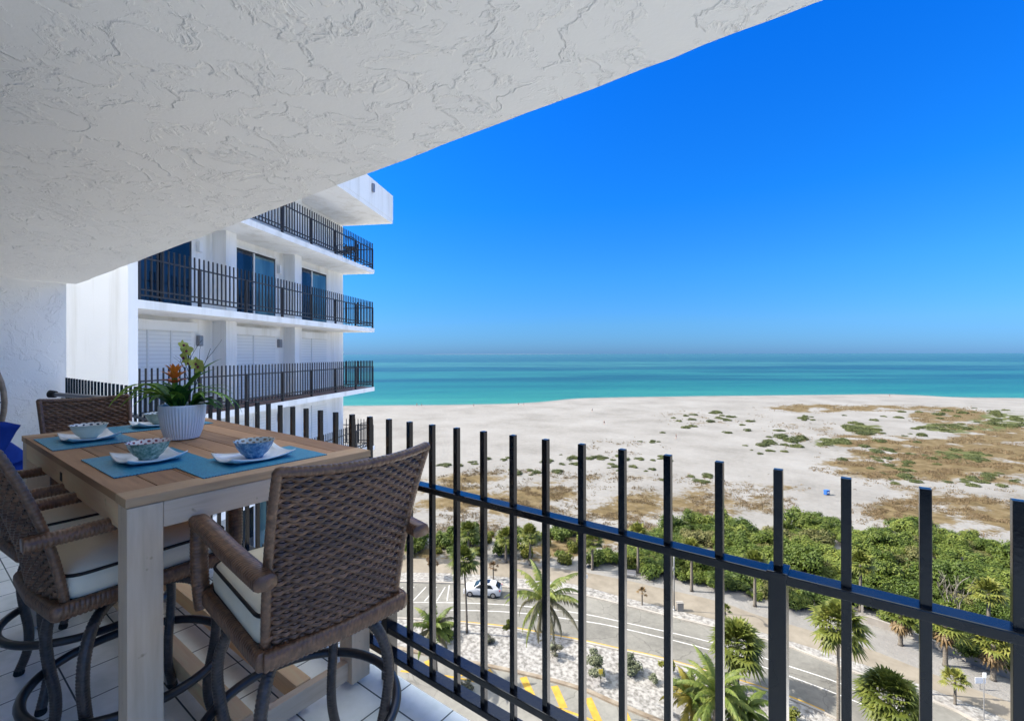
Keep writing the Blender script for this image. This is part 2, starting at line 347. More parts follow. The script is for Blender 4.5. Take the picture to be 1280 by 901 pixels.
for nm, c in (('navy', (0.02, 0.03, 0.08)), ('red', (0.35, 0.04, 0.04)), ('grey', (0.2, 0.2, 0.2)), ('black', (0.02, 0.02, 0.02)), ('teal', (0.03, 0.2, 0.25))):
    M['cl_' + nm] = principled('cloth_' + nm, c, 0.85)[0]
M['dry_grass'] = foliage('dry_dune_grass', (0.1115, 0.07872, 0.03936), (0.164, 0.1181, 0.06232), (0.2099, 0.1607, 0.09184), 0.6, 0.15)
M['dune_green'] = foliage('dune_shrub_leaf', (0.03433, 0.04489, 0.0132), (0.06073, 0.07393, 0.02007), (0.09504, 0.1056, 0.03433), 0.35, 0.15)
def sand_mat():
    m, t, b = principled('beach_sand', (0.5, 0.48, 0.45), 0.95, 0.1)
    g = geo_pos(t)
    at = t.nodes.new('ShaderNodeAttribute'); at.attribute_name = 'cover'
    sx = t.nodes.new('ShaderNodeSeparateColor'); t.links.new(at.outputs['Color'], sx.inputs[0])
    n = noise_tex(t, g, 0.05, 10, 0.62)
    n = mth(t, 'ADD', mth(t, 'MULTIPLY', n, 0.72), mth(t, 'MULTIPLY', noise_tex(t, g, 0.7, 6, 0.7), 0.28))
    sand = ramp(t, n, [(0.33, (0.115, 0.110, 0.101)), (0.47, (0.152, 0.147, 0.137)), (0.62, (0.18, 0.176, 0.167))])
    nb = noise_tex(t, g, 0.22, 9, 0.72)
    nf = noise_tex(t, g, 1.1, 5, 0.7)
    nn = mth(t, 'ADD', mth(t, 'MULTIPLY', nb, 0.5), mth(t, 'MULTIPLY', nf, 0.5))
    fb = ramp(t, mth(t, 'ADD', nn, mth(t, 'SUBTRACT', sx.outputs[0], 0.5)), [(0.50, (0, 0, 0)), (0.60, (1, 1, 1))])
    brown = ramp(t, noise_tex(t, g, 0.4, 8, 0.7), [(0.32, (0.045, 0.034, 0.016)), (0.5, (0.088, 0.065, 0.031)), (0.7, (0.135, 0.106, 0.062))])
    c = mix(t, fb, sand, brown)
    n2 = mth(t, 'ADD', mth(t, 'MULTIPLY', noise_tex(t, g, 0.3, 8, 0.7), 0.65), mth(t, 'MULTIPLY', nf, 0.35))
    fg = ramp(t, mth(t, 'ADD', n2, mth(t, 'SUBTRACT', sx.outputs[1], 0.5)), [(0.50, (0, 0, 0)), (0.58, (1, 1, 1))])
    green = ramp(t, noise_tex(t, g, 0.8, 6, 0.7), [(0.35, (0.032, 0.040, 0.013)), (0.6, (0.075, 0.082, 0.030))])
    c = mix(t, fg, c, green)
    c = mix(t, sx.outputs[2], c, (0.28, 0.26, 0.23))
    t.links.new(c, b.inputs['Base Color'])
    bump(t, b, mth(t, 'ADD', nb, mth(t, 'MULTIPLY', noise_tex(t, g, 0.9, 6), 0.4)), 0.6, 0.5)
    return m
M['sand'] = sand_mat()
def water_mat():
    m, t, b = principled('sea_water', (0.02, 0.2, 0.25), 0.25, 0.22)
    g = geo_pos(t)
    d = t.nodes.new('ShaderNodeVectorMath'); d.operation = 'DOT_PRODUCT'
    t.links.new(g, d.inputs[0]); d.inputs[1].default_value = tuple(FW)
    lx = t.nodes.new('ShaderNodeVectorMath'); lx.operation = 'DOT_PRODUCT'
    t.links.new(g, lx.inputs[0]); lx.inputs[1].default_value = tuple(RT)
    # distance out to sea, on a log scale, wobbling along the coast
    cb = t.nodes.new('ShaderNodeCombineXYZ')
    t.links.new(mth(t, 'MULTIPLY', lx.outputs['Value'], 0.0022), cb.inputs[0])
    ld = mth(t, 'LOGARITHM', mth(t, 'MAXIMUM', d.outputs['Value'], 10.0), 2.718)
    t.links.new(mth(t, 'MULTIPLY', ld, 5.0), cb.inputs[1])
    wob = noise_tex(t, cb.outputs[0], 1.0, 5, 0.55)
    s = mth(t, 'ADD', mth(t, 'MULTIPLY', mth(t, 'SUBTRACT', ld, 5.3), 1 / 3.4), mth(t, 'MULTIPLY', mth(t, 'SUBTRACT', wob, 0.5), 0.34))
    c = ramp(t, s, [(0.0, (0.06277, 0.184, 0.09945)), (0.07, (0.01883, 0.1208, 0.07416)), (0.18, (0.005859, 0.07136, 0.04873)), (0.27, (0.00173, 0.03186, 0.02525)), (0.34, (0.01074, 0.0784, 0.05314)), (0.43, (0.002678, 0.02785, 0.02444)), (0.53, (0.02246, 0.08768, 0.06317)), (0.62, (0.008928, 0.04508, 0.0394)), (1.0, (0.01953, 0.0663, 0.06061))])
    cb2 = t.nodes.new('ShaderNodeCombineXYZ')
    t.links.new(mth(t, 'MULTIPLY', lx.outputs['Value'], 0.012), cb2.inputs[0]); t.links.new(mth(t, 'MULTIPLY', ld, 60.0), cb2.inputs[1])
    st = ramp(t, noise_tex(t, cb2.outputs[0], 1.0, 6, 0.65), [(0.32, (0.68, 0.74, 0.80)), (0.5, (1, 1, 1)), (0.66, (1.22, 1.16, 1.12))])
    c = mix(t, 1.0, c, st, 'MULTIPLY')
    t.links.new(c, b.inputs['Base Color'])
    mp = node(t, 'ShaderNodeMapping'); mp.inputs['Rotation'].default_value = (0, 0, -YAW); mp.inputs['Scale'].default_value = (0.4, 1.2, 1)
    t.links.new(g, mp.inputs[0])
    bump(t, b, noise_tex(t, mp.outputs[0], 0.6, 5), 0.5, 0.4)
    b.inputs['Roughness'].default_value = 0.32
    return m
M['water'] = water_mat()
M['foam'] = mottled('wet_sand_foam', (0.1405, 0.1338, 0.1204), (0.2275, 0.2275, 0.2208), 0.25, 0.6, 0.3, detail=8)

# ------------------------------------------------------------------ mesh helpers
class MB:
    def __init__(s): s.v = []; s.f = []; s.mi = []
    def add(s, vs, fs, mi=0):
        n = len(s.v); s.v += [tuple(p) for p in vs]
        s.f += [tuple(i + n for i in f) for f in fs]; s.mi += [mi] * len(fs); return s
    def box(s, x0, x1, y0, y1, z0, z1, mi=0, bev=0.0):
        if bev:
            bm = bmesh.new(); bmesh.ops.create_cube(bm, size=1)
            for v in bm.verts: v.co = Vector(((x0 + x1) / 2 + v.co.x * (x1 - x0), (y0 + y1) / 2 + v.co.y * (y1 - y0), (z0 + z1) / 2 + v.co.z * (z1 - z0)))
            bmesh.ops.bevel(bm, geom=bm.edges[:], offset=bev, segments=2, affect='EDGES', profile=0.6)
            bm.verts.index_update()
            s.add([v.co[:] for v in bm.verts], [[v.index for v in f.verts] for f in bm.faces], mi); bm.free(); return s
        vs = [(x, y, z) for z in (z0, z1) for y in (y0, y1) for x in (x0, x1)]
        return s.add(vs, [(0, 2, 3, 1), (4, 5, 7, 6), (0, 1, 5, 4), (2, 6, 7, 3), (0, 4, 6, 2), (1, 3, 7, 5)], mi)
    def tube(s, pts, r, n=8, mi=0, closed=False, sec=None, rings=None, up=None):
        """sweep a section along pts; r number or list; sec = list of (a,b) unit section points; rings = pitch of wrapped strands"""
        pts = [Vector(p) for p in pts]
        if rings:
            L = sum((pts[i + 1] - pts[i]).length for i in range(len(pts) - 1)); k = max(6, int(L / rings) * 6)
            ac = [0]
            for i in range(len(pts) - 1): ac.append(ac[-1] + (pts[i + 1] - pts[i]).length)
            q = []; rr = []; j = 0
            for i in range(k + 1):
                d = L * i / k
                while j < len(pts) - 2 and ac[j + 1] < d: j += 1
                t = (d - ac[j]) / max(1e-9, ac[j + 1] - ac[j]); q.append(pts[j].lerp(pts[j + 1], t))
                r0 = r if isinstance(r, (int, float)) else r[j] + (r[j + 1] - r[j]) * t
                rr.append(r0)
            pts = q; r = rr
        n = len(sec) if sec else n
        sec = sec or [(math.cos(2 * math.pi * i / n), math.sin(2 * math.pi * i / n)) for i in range(n)]
        m = len(pts); vs = []; u = None
        for i, p in enumerate(pts):
            if closed: tg = pts[(i + 1) % m] - pts[i - 1]
            else: tg = pts[min(i + 1, m - 1)] - pts[max(i - 1, 0)]
            tg.normalize()
            if u is None:
                ref = Vector(up) if up else (Vector((0, 0, 1)) if abs(tg.z) < 0.9 else Vector((1, 0, 0)))
                u = (ref - tg * ref.dot(tg)).normalized()
            else: u = (u - tg * u.dot(tg)).normalized()
            w = tg.cross(u)
            r0 = r if isinstance(r, (int, float)) else r[i]
            for k, (a, b) in enumerate(sec):
                rm = r0
                if rings: rm = r0 * (0.90 + 0.12 * abs(math.sin(math.pi * (i / 6.0 + (0.5 if int(k * 4 / n) % 2 else 0)))) ** .7)
                vs.append(p + (w * a + u * b) * rm)
        fs = []
        for i in range(m if closed else m - 1):
            for k in range(n):
                a, b = i * n + k, i * n + (k + 1) % n; c, d = ((i + 1) % m) * n + (k + 1) % n, ((i + 1) % m) * n + k
                fs.append((a, b, c, d))
        if not closed: fs += [tuple(range(n))[::-1], tuple(range((m - 1) * n, m * n))]
        return s.add(vs, fs, mi)
    def lathe(s, prof, n=32, mi=0, c=(0, 0, 0), rib=None, cap=True):
        vs = []
        for r, z in prof:
            for k in range(n):
                rr = r
                if rib and rib[2] < z < rib[3]: rr = r + rib[0] * abs(math.sin(math.pi * k * rib[1] / n))
                a = 2 * math.pi * k / n; vs.append((c[0] + rr * math.cos(a), c[1] + rr * math.sin(a), c[2] + z))
        fs = [(i * n + k, i * n + (k + 1) % n, (i + 1) * n + (k + 1) % n, (i + 1) * n + k) for i in range(len(prof) - 1) for k in range(n)]
        if cap and prof[0][0] > 1e-6: fs.append(tuple(range(n))[::-1])
        if cap and prof[-1][0] > 1e-6: fs.append(tuple(range((len(prof) - 1) * n, len(prof) * n)))
        return s.add(vs, fs, mi)
    def prism(s, poly, z0, z1, mi=0):
        n = len(poly)
        vs = [(p[0], p[1], z0) for p in poly] + [(p[0], p[1], z1) for p in poly]
        return s.add(vs, [tuple(range(n))[::-1], tuple(range(n, 2 * n))] + [(i, (i + 1) % n, n + (i + 1) % n, n + i) for i in range(n)], mi)
    def xf(s, mat):
        s.v = [tuple(mat @ Vector(p)) for p in s.v]; return s
    def build(s, name, mats, parent=None, smooth=False, bevel=0, fixn=True):
        me = bpy.data.meshes.new(name); me.from_pydata(s.v, [], s.f)
        if not isinstance(mats, (list, tuple)): mats = [mats]
        for m in mats: me.materials.append(M[m] if isinstance(m, str) else m)
        if len(mats) > 1: me.polygons.foreach_set('material_index', s.mi)
        if fixn:
            bm = bmesh.new(); bm.from_mesh(me); bmesh.ops.recalc_face_normals(bm, faces=bm.faces); bm.to_mesh(me); bm.free()
        if smooth: me.polygons.foreach_set('use_smooth', [True] * len(me.polygons))
        me.update()
        o = bpy.data.objects.new(name, me); COL.objects.link(o)
        if parent: o.parent = parent
        if bevel:
            b = o.modifiers.new('bevel', 'BEVEL'); b.width = bevel; b.segments = 2; b.limit_method = 'ANGLE'
        if smooth == 'auto':
            e = o.modifiers.new('split', 'EDGE_SPLIT'); e.split_angle = R(38)
        return o
def tag(o, label, cat, group=None):
    o['label'] = label; o['category'] = cat
    if group: o['group'] = group
    return o
def thing(name, label, cat, loc=(0, 0, 0), rz=0, group=None):
    o = bpy.data.objects.new(name, None); COL.objects.link(o); o.location = loc; o.rotation_euler = (0, 0, rz); o.empty_display_size = 0.1
    return tag(o, label, cat, group)
def kids(o): return [c for c in bpy.data.objects if c.parent == o]
def copy_tree(o, parent=None):
    c = o.copy(); COL.objects.link(c)
    if parent: c.parent = parent
    for ch in (list(o.children) if o.children else []): copy_tree(ch, c)
    return c
def struct(o): o['kind'] = 'structure'; return o
def stuff(o): o['kind'] = 'stuff'; return o
SQ = [(-1, -1), (1, -1), (1, 1), (-1, 1)]
RSQ = [(-1, -.6), (-.6, -1), (0, -1.04), (.6, -1), (1, -.6), (1.04, 0), (1, .6), (.6, 1), (0, 1.04), (-.6, 1), (-1, .6), (-1.04, 0)]

# ------------------------------------------------------------------ ground, sea, roads
def poly_px(pts, z=0.0):
    return [P(x, y) + Vector((0, 0, z)) for x, y in pts]
def sheet(name, pts, mat, z):
    """flat sheet from outline points"""
    bm = bmesh.new(); vs = [bm.verts.new((p.x, p.y, z)) for p in pts]
    f = bm.faces.new(vs); bmesh.ops.triangulate(bm, faces=[f])
    for f in bm.faces:
        if f.normal.z < 0: f.normal_flip()
    me = bpy.data.meshes.new(name); bm.to_mesh(me); bm.free(); me.materials.append(M[mat])
    o = bpy.data.objects.new(name, me); COL.objects.link(o); return struct(o)
def smooth_line(pts, k=6):
    """catmull-rom through points"""
    pts = [Vector(p) for p in pts]; out = []
    for i in range(len(pts) - 1):
        p0, p1, p2, p3 = pts[max(i - 1, 0)], pts[i], pts[i + 1], pts[min(i + 2, len(pts) - 1)]
        for j in range(k):
            t = j / k
            out.append(0.5 * ((2 * p1) + (p2 - p0) * t + (2 * p0 - 5 * p1 + 4 * p2 - p3) * t * t + (3 * p1 - p0 - 3 * p2 + p3) * t ** 3))
    out.append(pts[-1]); return out
def line_px(pts, k=6): return smooth_line([P(x, y) for x, y in pts], k)
def ribbon(name, line, width, mat, z, side=0, tagit=True):
    mb = MB(); vs = []
    for i, p in enumerate(line):
        t = (line[min(i + 1, len(line) - 1)] - line[max(i - 1, 0)]).normalized(); n = Vector((-t.y, t.x, 0))
        vs += [(p.x + n.x * width * (side - .5), p.y + n.y * width * (side - .5), z), (p.x + n.x * width * (side + .5), p.y + n.y * width * (side + .5), z)]
    mb.add(vs, [(2 * i, 2 * i + 1, 2 * i + 3, 2 * i + 2) for i in range(len(line) - 1)])
    return mb
def kerb(name, line, width, h, mat):
    mb = MB(); vs = []; L = len(line)
    for i, p in enumerate(line):
        t = (line[min(i + 1, L - 1)] - line[max(i - 1, 0)]).normalized(); n = Vector((-t.y, t.x, 0)) * width / 2
        vs += [(p.x - n.x, p.y - n.y, 0.0), (p.x - n.x * .8, p.y - n.y * .8, h), (p.x + n.x * .8, p.y + n.y * .8, h), (p.x + n.x, p.y + n.y, 0.0)]
    fs = []
    for i in range(L - 1):
        for k in range(3): fs.append((i * 4 + k, i * 4 + k + 1, i * 4 + 5 + k, i * 4 + 4 + k))
    mb.add(vs, fs); return struct(mb.build(name, mat))
def to_px(x, y, z=0.0):
    d = x * FW.x + y * FW.y; l = x * RT.x + y * RT.y
    if d < 1: return None
    return (CX + F * l / d, HY + F * (HG - z) / d)

BROWN = [(900, 608, 150, 10, .13), (760, 598, 200, 6, .11), (1000, 535, 60, 10, .10), (1190, 580, 110, 34, .26), (1100, 562, 75, 20, .20), (1240, 550, 70, 22, .24), (1190, 521, 50, 9, .30), (1020, 511, 70, 5, .22), (1110, 511, 100, 4, .18), (980, 548, 32, 16, .13),
         (885, 523, 62, 11, .12), (690, 625, 190, 34, .17), (830, 625, 110, 30, .14), (640, 662, 160, 20, .12), (1190, 640, 120, 20, .16), (1260, 600, 90, 30, .12), (1080, 585, 60, 14, .14), (560, 612, 90, 18, .20), (780, 560, 60, 10, .08),
         (940, 630, 60, 14, .12), (1240, 655, 90, 16, .17), (700, 612, 190, 8, .12), (760, 675, 200, 20, .2), (600, 690, 160, 14, .18)]
GREEN = [(1080, 538, 26, 7, .28), (1200, 572, 38, 9, .26), (1255, 527, 40, 12, .24), (1190, 536, 46, 6, .26), (1040, 553, 24, 6, .22), (980, 548, 30, 14, .12), (885, 523, 60, 9, .06), (700, 583, 190, 16, .10), (1120, 545, 120, 30, .06)]
def cover_at(px, py):
    w = P(px, py) if py > HY + 8 else Vector((0, 0, 0))
    n1 = noise.noise(w * .035); n2 = noise.noise(w * .11 + Vector((5, 5, 5))); n3 = noise.noise(w * .3)
    b = g = 0.0
    for cx, cy, rx, ry, a in BROWN:
        d = ((px - cx) / rx) ** 2 + ((py - cy) / ry) ** 2 + .9 * n1 + .5 * n2
        if d < 1.5: b = max(b, a * min(1, (1.5 - d) / 1.1))
    for cx, cy, rx, ry, a in GREEN:
        d = ((px - cx) / rx) ** 2 + ((py - cy) / ry) ** 2 + .8 * n2
        if d < 1.5: g = max(g, a * min(1, (1.5 - d) / 1.0))
    b *= max(.25, min(1.25, .80 + 1.3 * n2 + .7 * n3)); g *= max(.2, min(1.2, .75 + 1.2 * n3))
    # bare trodden sand path through the dunes
    for (x0, y0, x1, y1, w) in ((905, 510, 960, 545, 26), (960, 545, 1010, 600, 30), (1010, 600, 1280, 612, 16), (850, 590, 1010, 600, 22), (430, 604, 860, 606, 4)):
        t = max(0, min(1, ((px - x0) * (x1 - x0) + (py - y0) * (y1 - y0)) / ((x1 - x0) ** 2 + (y1 - y0) ** 2)))
        dd = math.hypot((px - x0 - t * (x1 - x0)) * .5, (py - y0 - t * (y1 - y0)) * 1.6)
        if dd < w: b *= dd / w; g *= dd / w
    k_ = 1.0 + .55 * max(0.0, min(1.0, (px - 900) / 160))
    return b * k_, g * k_
def make_ground():
    ls = [-4000, -900] + [-420 + 3.0 * i for i in range(261)] + [900, 4000]
    ds = [-60, 10] + [20 + 2.0 * i for i in range(180)] + [420, 900, 25000]
    mb = MB(); cols = []
    for d in ds:
        for l in ls:
            w = FW * d + RT * l
            z = 0.0
            q = to_px(w.x, w.y)
            b = g = 0
            if q and 60 < d < 420 and -60 < q[0] < 1400:
                b, g = cover_at(*q)
                if q[1] < 640: z = 0.0
            mb.v.append((w.x, w.y, z)); cols.append(((0.325 + .05 * (q is not None and q[1] > 572)) + b * 1.5, 0.28 + g * 1.25, 0, 1))
    n = len(ls)
    mb.f = [(j * n + i, j * n + i + 1, (j + 1) * n + i + 1, (j + 1) * n + i) for j in range(len(ds) - 1) for i in range(n - 1)]; mb.mi = [0] * len(mb.f)
    o = mb.build('ground', 'sand', fixn=False)
    at = o.data.color_attributes.new('cover', 'FLOAT_COLOR', 'POINT')
    for i, c in enumerate(cols): at.data[i].color = c
    return struct(o)
make_ground()
shore_px = [(-2600, 522), (-900, 514), (-300, 511), (200, 509), (440, 507), (540, 506.3), (591, 505.5), (640, 504.4), (680, 502), (722, 498.6), (780, 497), (860, 496), (980, 494.8), (1096, 494), (1150, 495.4), (1195, 497.6), (1280, 499), (1500, 503), (2000, 509), (4000, 530)]
shore = line_px(shore_px, 8)
for i, p in enumerate(shore):
    w = noise.noise(Vector((p.x * .02, p.y * .02, 3))) * 3; p += FW * w
sea = MB(); rows = [1.0, 1.15, 1.4, 1.9, 3.0, 6.0, 15.0, 80.0]
for k_ in rows: sea.v += [(p.x * k_, p.y * k_, 0.06) for p in shore]
ns = len(shore)
sea.f = [(j * ns + i, j * ns + i + 1, (j + 1) * ns + i + 1, (j + 1) * ns + i) for j in range(len(rows) - 1) for i in range(ns - 1)]; sea.mi = [0] * len(sea.f)
struct(sea.build('sea', 'water'))
struct(ribbon('wet_sand', [p - FW * 1.0 for p in shore], 7.0, 'foam', 0.02).build('wet_sand', mottled('wet_sand', (0.13, 0.12, 0.105), (0.17, 0.16, 0.145), 0.05, 0.6)))
struct(ribbon('surf_line', [p + FW * (1.5 + 1.5 * noise.noise(Vector((p.x * .05, 7, 0)))) for p in shore], 0.7, 'foam', 0.075).build('surf_line', 'foam'))

road_far = line_px([(250, 727), (400, 727), (492, 727), (580, 729.5), (640, 735), (715, 742), (740, 747), (800, 762), (889, 784), (979, 807), (1053, 836), (1171, 880), (1215, 901), (1300, 950)])
road_near = line_px([(250, 768), (400, 770), (500, 773), (566, 778), (630, 785), (680, 794), (733, 804), (777, 814), (819, 823), (900, 846), (979, 872), (1030, 893), (1100, 930), (1180, 985)])
sheet('road', road_far + road_near[::-1], 'asphalt', 0.008)
kerb('road_kerb', road_far, 0.28, 0.13, 'concrete')
kerb('island_kerb', road_near, 0.30, 0.13, 'concrete')
drive_far = line_px([(250, 792), (440, 802), (520, 815), (565, 824), (602, 831), (640, 839), (683, 849), (730, 863), (767, 879), (799, 892), (850, 915), (960, 980)])
sheet('planting_island', road_near + drive_far[::-1], 'gravel', 0.05)
sheet('driveway', drive_far + [P(1500, 1500), P(500, 2300), P(-500, 1300), P(100, 850)], 'asphalt_light', 0.008)
sheet('bounce_forecourt', [V2(-34, 33), V2(50, 33), V2(50, -12), V2(-4, 0.5), V2(-34, 12)], 'bounce_paving', 0.012)  # unseen pale paving, added to bounce sunlight up onto the ceiling
kerb('driveway_kerb', drive_far, 0.45, 0.14, 'kerb_drive')
walk_near = line_px([(250, 717), (400, 716), (492, 715), (580, 717), (640, 722), (715, 730), (780, 747), (889, 774), (952, 791), (1053, 823), (1110, 842), (1171, 865), (1240, 893), (1330, 935)])
walk_far = line_px([(250, 702), (400, 699), (492, 697), (580, 699), (640, 704), (715, 713), (780, 725), (819, 734), (897, 752), (948, 770), (1010, 788), (1075, 808), (1164, 843), (1270, 882), (1350, 915)])
sheet('pavement', walk_near + walk_far[::-1], 'pavement', 0.03)
sheet('verge', walk_near + road_far[::-1], 'gravel', 0.022)
def mid(a, b, t):
    n = min(len(a), len(b)); return [a[i].lerp(b[i], t) for i in range(n)]
# painted markings
ml = MB()
def paint(pts, w, target):
    r = ribbon('', line_px(pts, 5), w, '', 0.016); target.add(r.v, r.f)
paint([(500, 752), (590, 753.5), (660, 758), (727, 767), (780, 778), (889, 803), (979, 831), (1050, 855), (1140, 895)], 0.13, ml)
paint([(560, 762), (640, 765), (727, 776), (780, 786), (889, 813), (979, 843), (1073, 879), (1130, 905)], 0.14, ml)
for a, b in (((727, 767), (731, 748)), ((558, 751), (561, 731)), ((545, 751), (556, 733)), ((530, 751), (545, 733)), ((515, 751), (532, 733)), ((500, 751), (517, 733)), ((485, 751), (503, 733))):
    paint([a, b], 0.12, ml)
struct(ml.build('road_markings', 'white_paint'))
my = MB()
paint([(566, 775.5), (630, 782), (680, 791), (733, 801), (777, 811), (819, 820), (900, 843), (979, 868), (1030, 889)], 0.16, my)
struct(my.build('edge_line', 'yellow_paint'))
mc = MB()
paint([(500, 838), (560, 845), (620, 858), (680, 879), (741, 901), (800, 930)], 0.22, mc)
for a, b in (((489, 818), (497, 831)), ((533, 825), (541, 838)), ((569, 831), (578, 844)), ((608, 837), (618, 851)), ((653, 846), (664, 870)), ((692, 857), (704, 885)), ((734, 872), (748, 904)), ((778, 889), (794, 925))):
    paint([a, b], 0.62, mc)
struct(mc.build('hatched_markings', 'yellow_paint'))

# ------------------------------------------------------------------ own building: floor, ceiling, wall, body behind
CEIL = FLOOR + 2.29
XW = -7.9; XE = 0.1      # roof cut short out of view, right of the camera, to admit sky light
def own_building():
    t = thing('apartment_building', 'white apartment block with the plaster ceiling overhead and tiled balcony floor', 'building', (0, 0, 0))
    MB().box(XW, 5.0, -2.2, 1.315, FLOOR - 0.2, FLOOR).build('balcony_floor', 'tile', t)  # unseen right end runs on past the roof to bounce more light
    # soffit with a slightly uneven plaster edge
    mb = MB(); n = 90; pts = []
    for i in range(n + 1):
        x = XW - 0.001 + (XE - XW) * i / n
        pts.append((x, 1.404 + 0.009 * noise.noise(Vector((x * 2.1, 0, 0))) + 0.007 * noise.noise(Vector((x * 8, 3, 0)))))
    pts += [(XE, -2.2), (XW, -2.2)]
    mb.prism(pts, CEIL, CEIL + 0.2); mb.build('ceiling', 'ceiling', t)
    MB().box(XW - 0.25, XW - 0.002, -2.2, 1.31, FLOOR - 0.2, CEIL - 0.002).build('end_wall', 'wall', t)
    MB().box(-30, XE, -12, -2.2, 0, FLOOR + 2.49 * 3 + .6).build('wall', 'white', t)
    for k in range(-10, 4):
        if k in (0, 1): continue
        MB().box(XW - .2, XE if k > 0 else 2.7, -2.2, 1.40, FLOOR + 2.49 * k - .2, FLOOR + 2.49 * k).build('balcony_slab', 'white', t)
    MB().box(XW - .25, XW - .002, -2.2, 1.3, CEIL + .2, FLOOR + 2.49 * 3 - .2).build('upper_wall', 'white', t)
    # sliding doors of the flat, behind the table
    for x in (-6.6, -4.6, -2.6):
        d = MB().box(x, x + 1.9, -2.2, -2.16, FLOOR + 0.02, FLOOR + 2.05).build('sliding_door', 'frame_white', t)
        MB().box(x + .07, x + 1.83, -2.165, -2.15, FLOOR + 0.1, FLOOR + 1.97).build('pane', 'glass_light', d)
own_building()

# ------------------------------------------------------------------ railing
YR = 1.285
def railing():
    t = thing('balcony_railing', 'black metal balcony railing of square pickets in front of the table', 'railing', (0, YR, FLOOR))
    x0, x1 = XW, 2.7
    MB().box(x0, x1, -.025, .025, .850, .873, bev=.003).build('top_rail', 'rail', t)
    MB().box(x0, x1, -.025, .025, .208, .234, bev=.003).build('middle_rail', 'rail', t)
    MB().box(x0, x1, -.025, .025, .098, .124, bev=.003).build('bottom_rail', 'rail', t)
    posts = [-1.615 + 1.4696 * k for k in range(-4, 3)]
    pk = MB().box(-.0098, .0098, -.0098, .0098, .124, 1.118, bev=.0012).build('picket', 'rail', t); first = True
    po = None; sp = 0.1336
    k0 = math.ceil((x0 + .05 + 1.615) / sp)
    for k in range(k0, int((2.7 + 1.615) / sp)):
        x = -1.615 + k * sp
        if k % 11 == 0:
            if po is None:
                po = MB().box(-.019, .019, -.0285, .0285, 0.0, .877, bev=.002).build('post', 'rail', t); o = po
                MB().box(-.0225, .0225, -.032, .032, .866, .8795, bev=.003).build('collar', 'rail', po)
                MB().box(-.0098, .0098, -.0098, .0098, .878, 1.118, bev=.0012).build('finial_picket', 'rail', po)
            else: o = copy_tree(po, t)
        else:
            o = pk if first else pk.copy()
            if not first: COL.objects.link(o)
            first = False
        o.parent = t; o.location = (x, 0, 0)
railing()

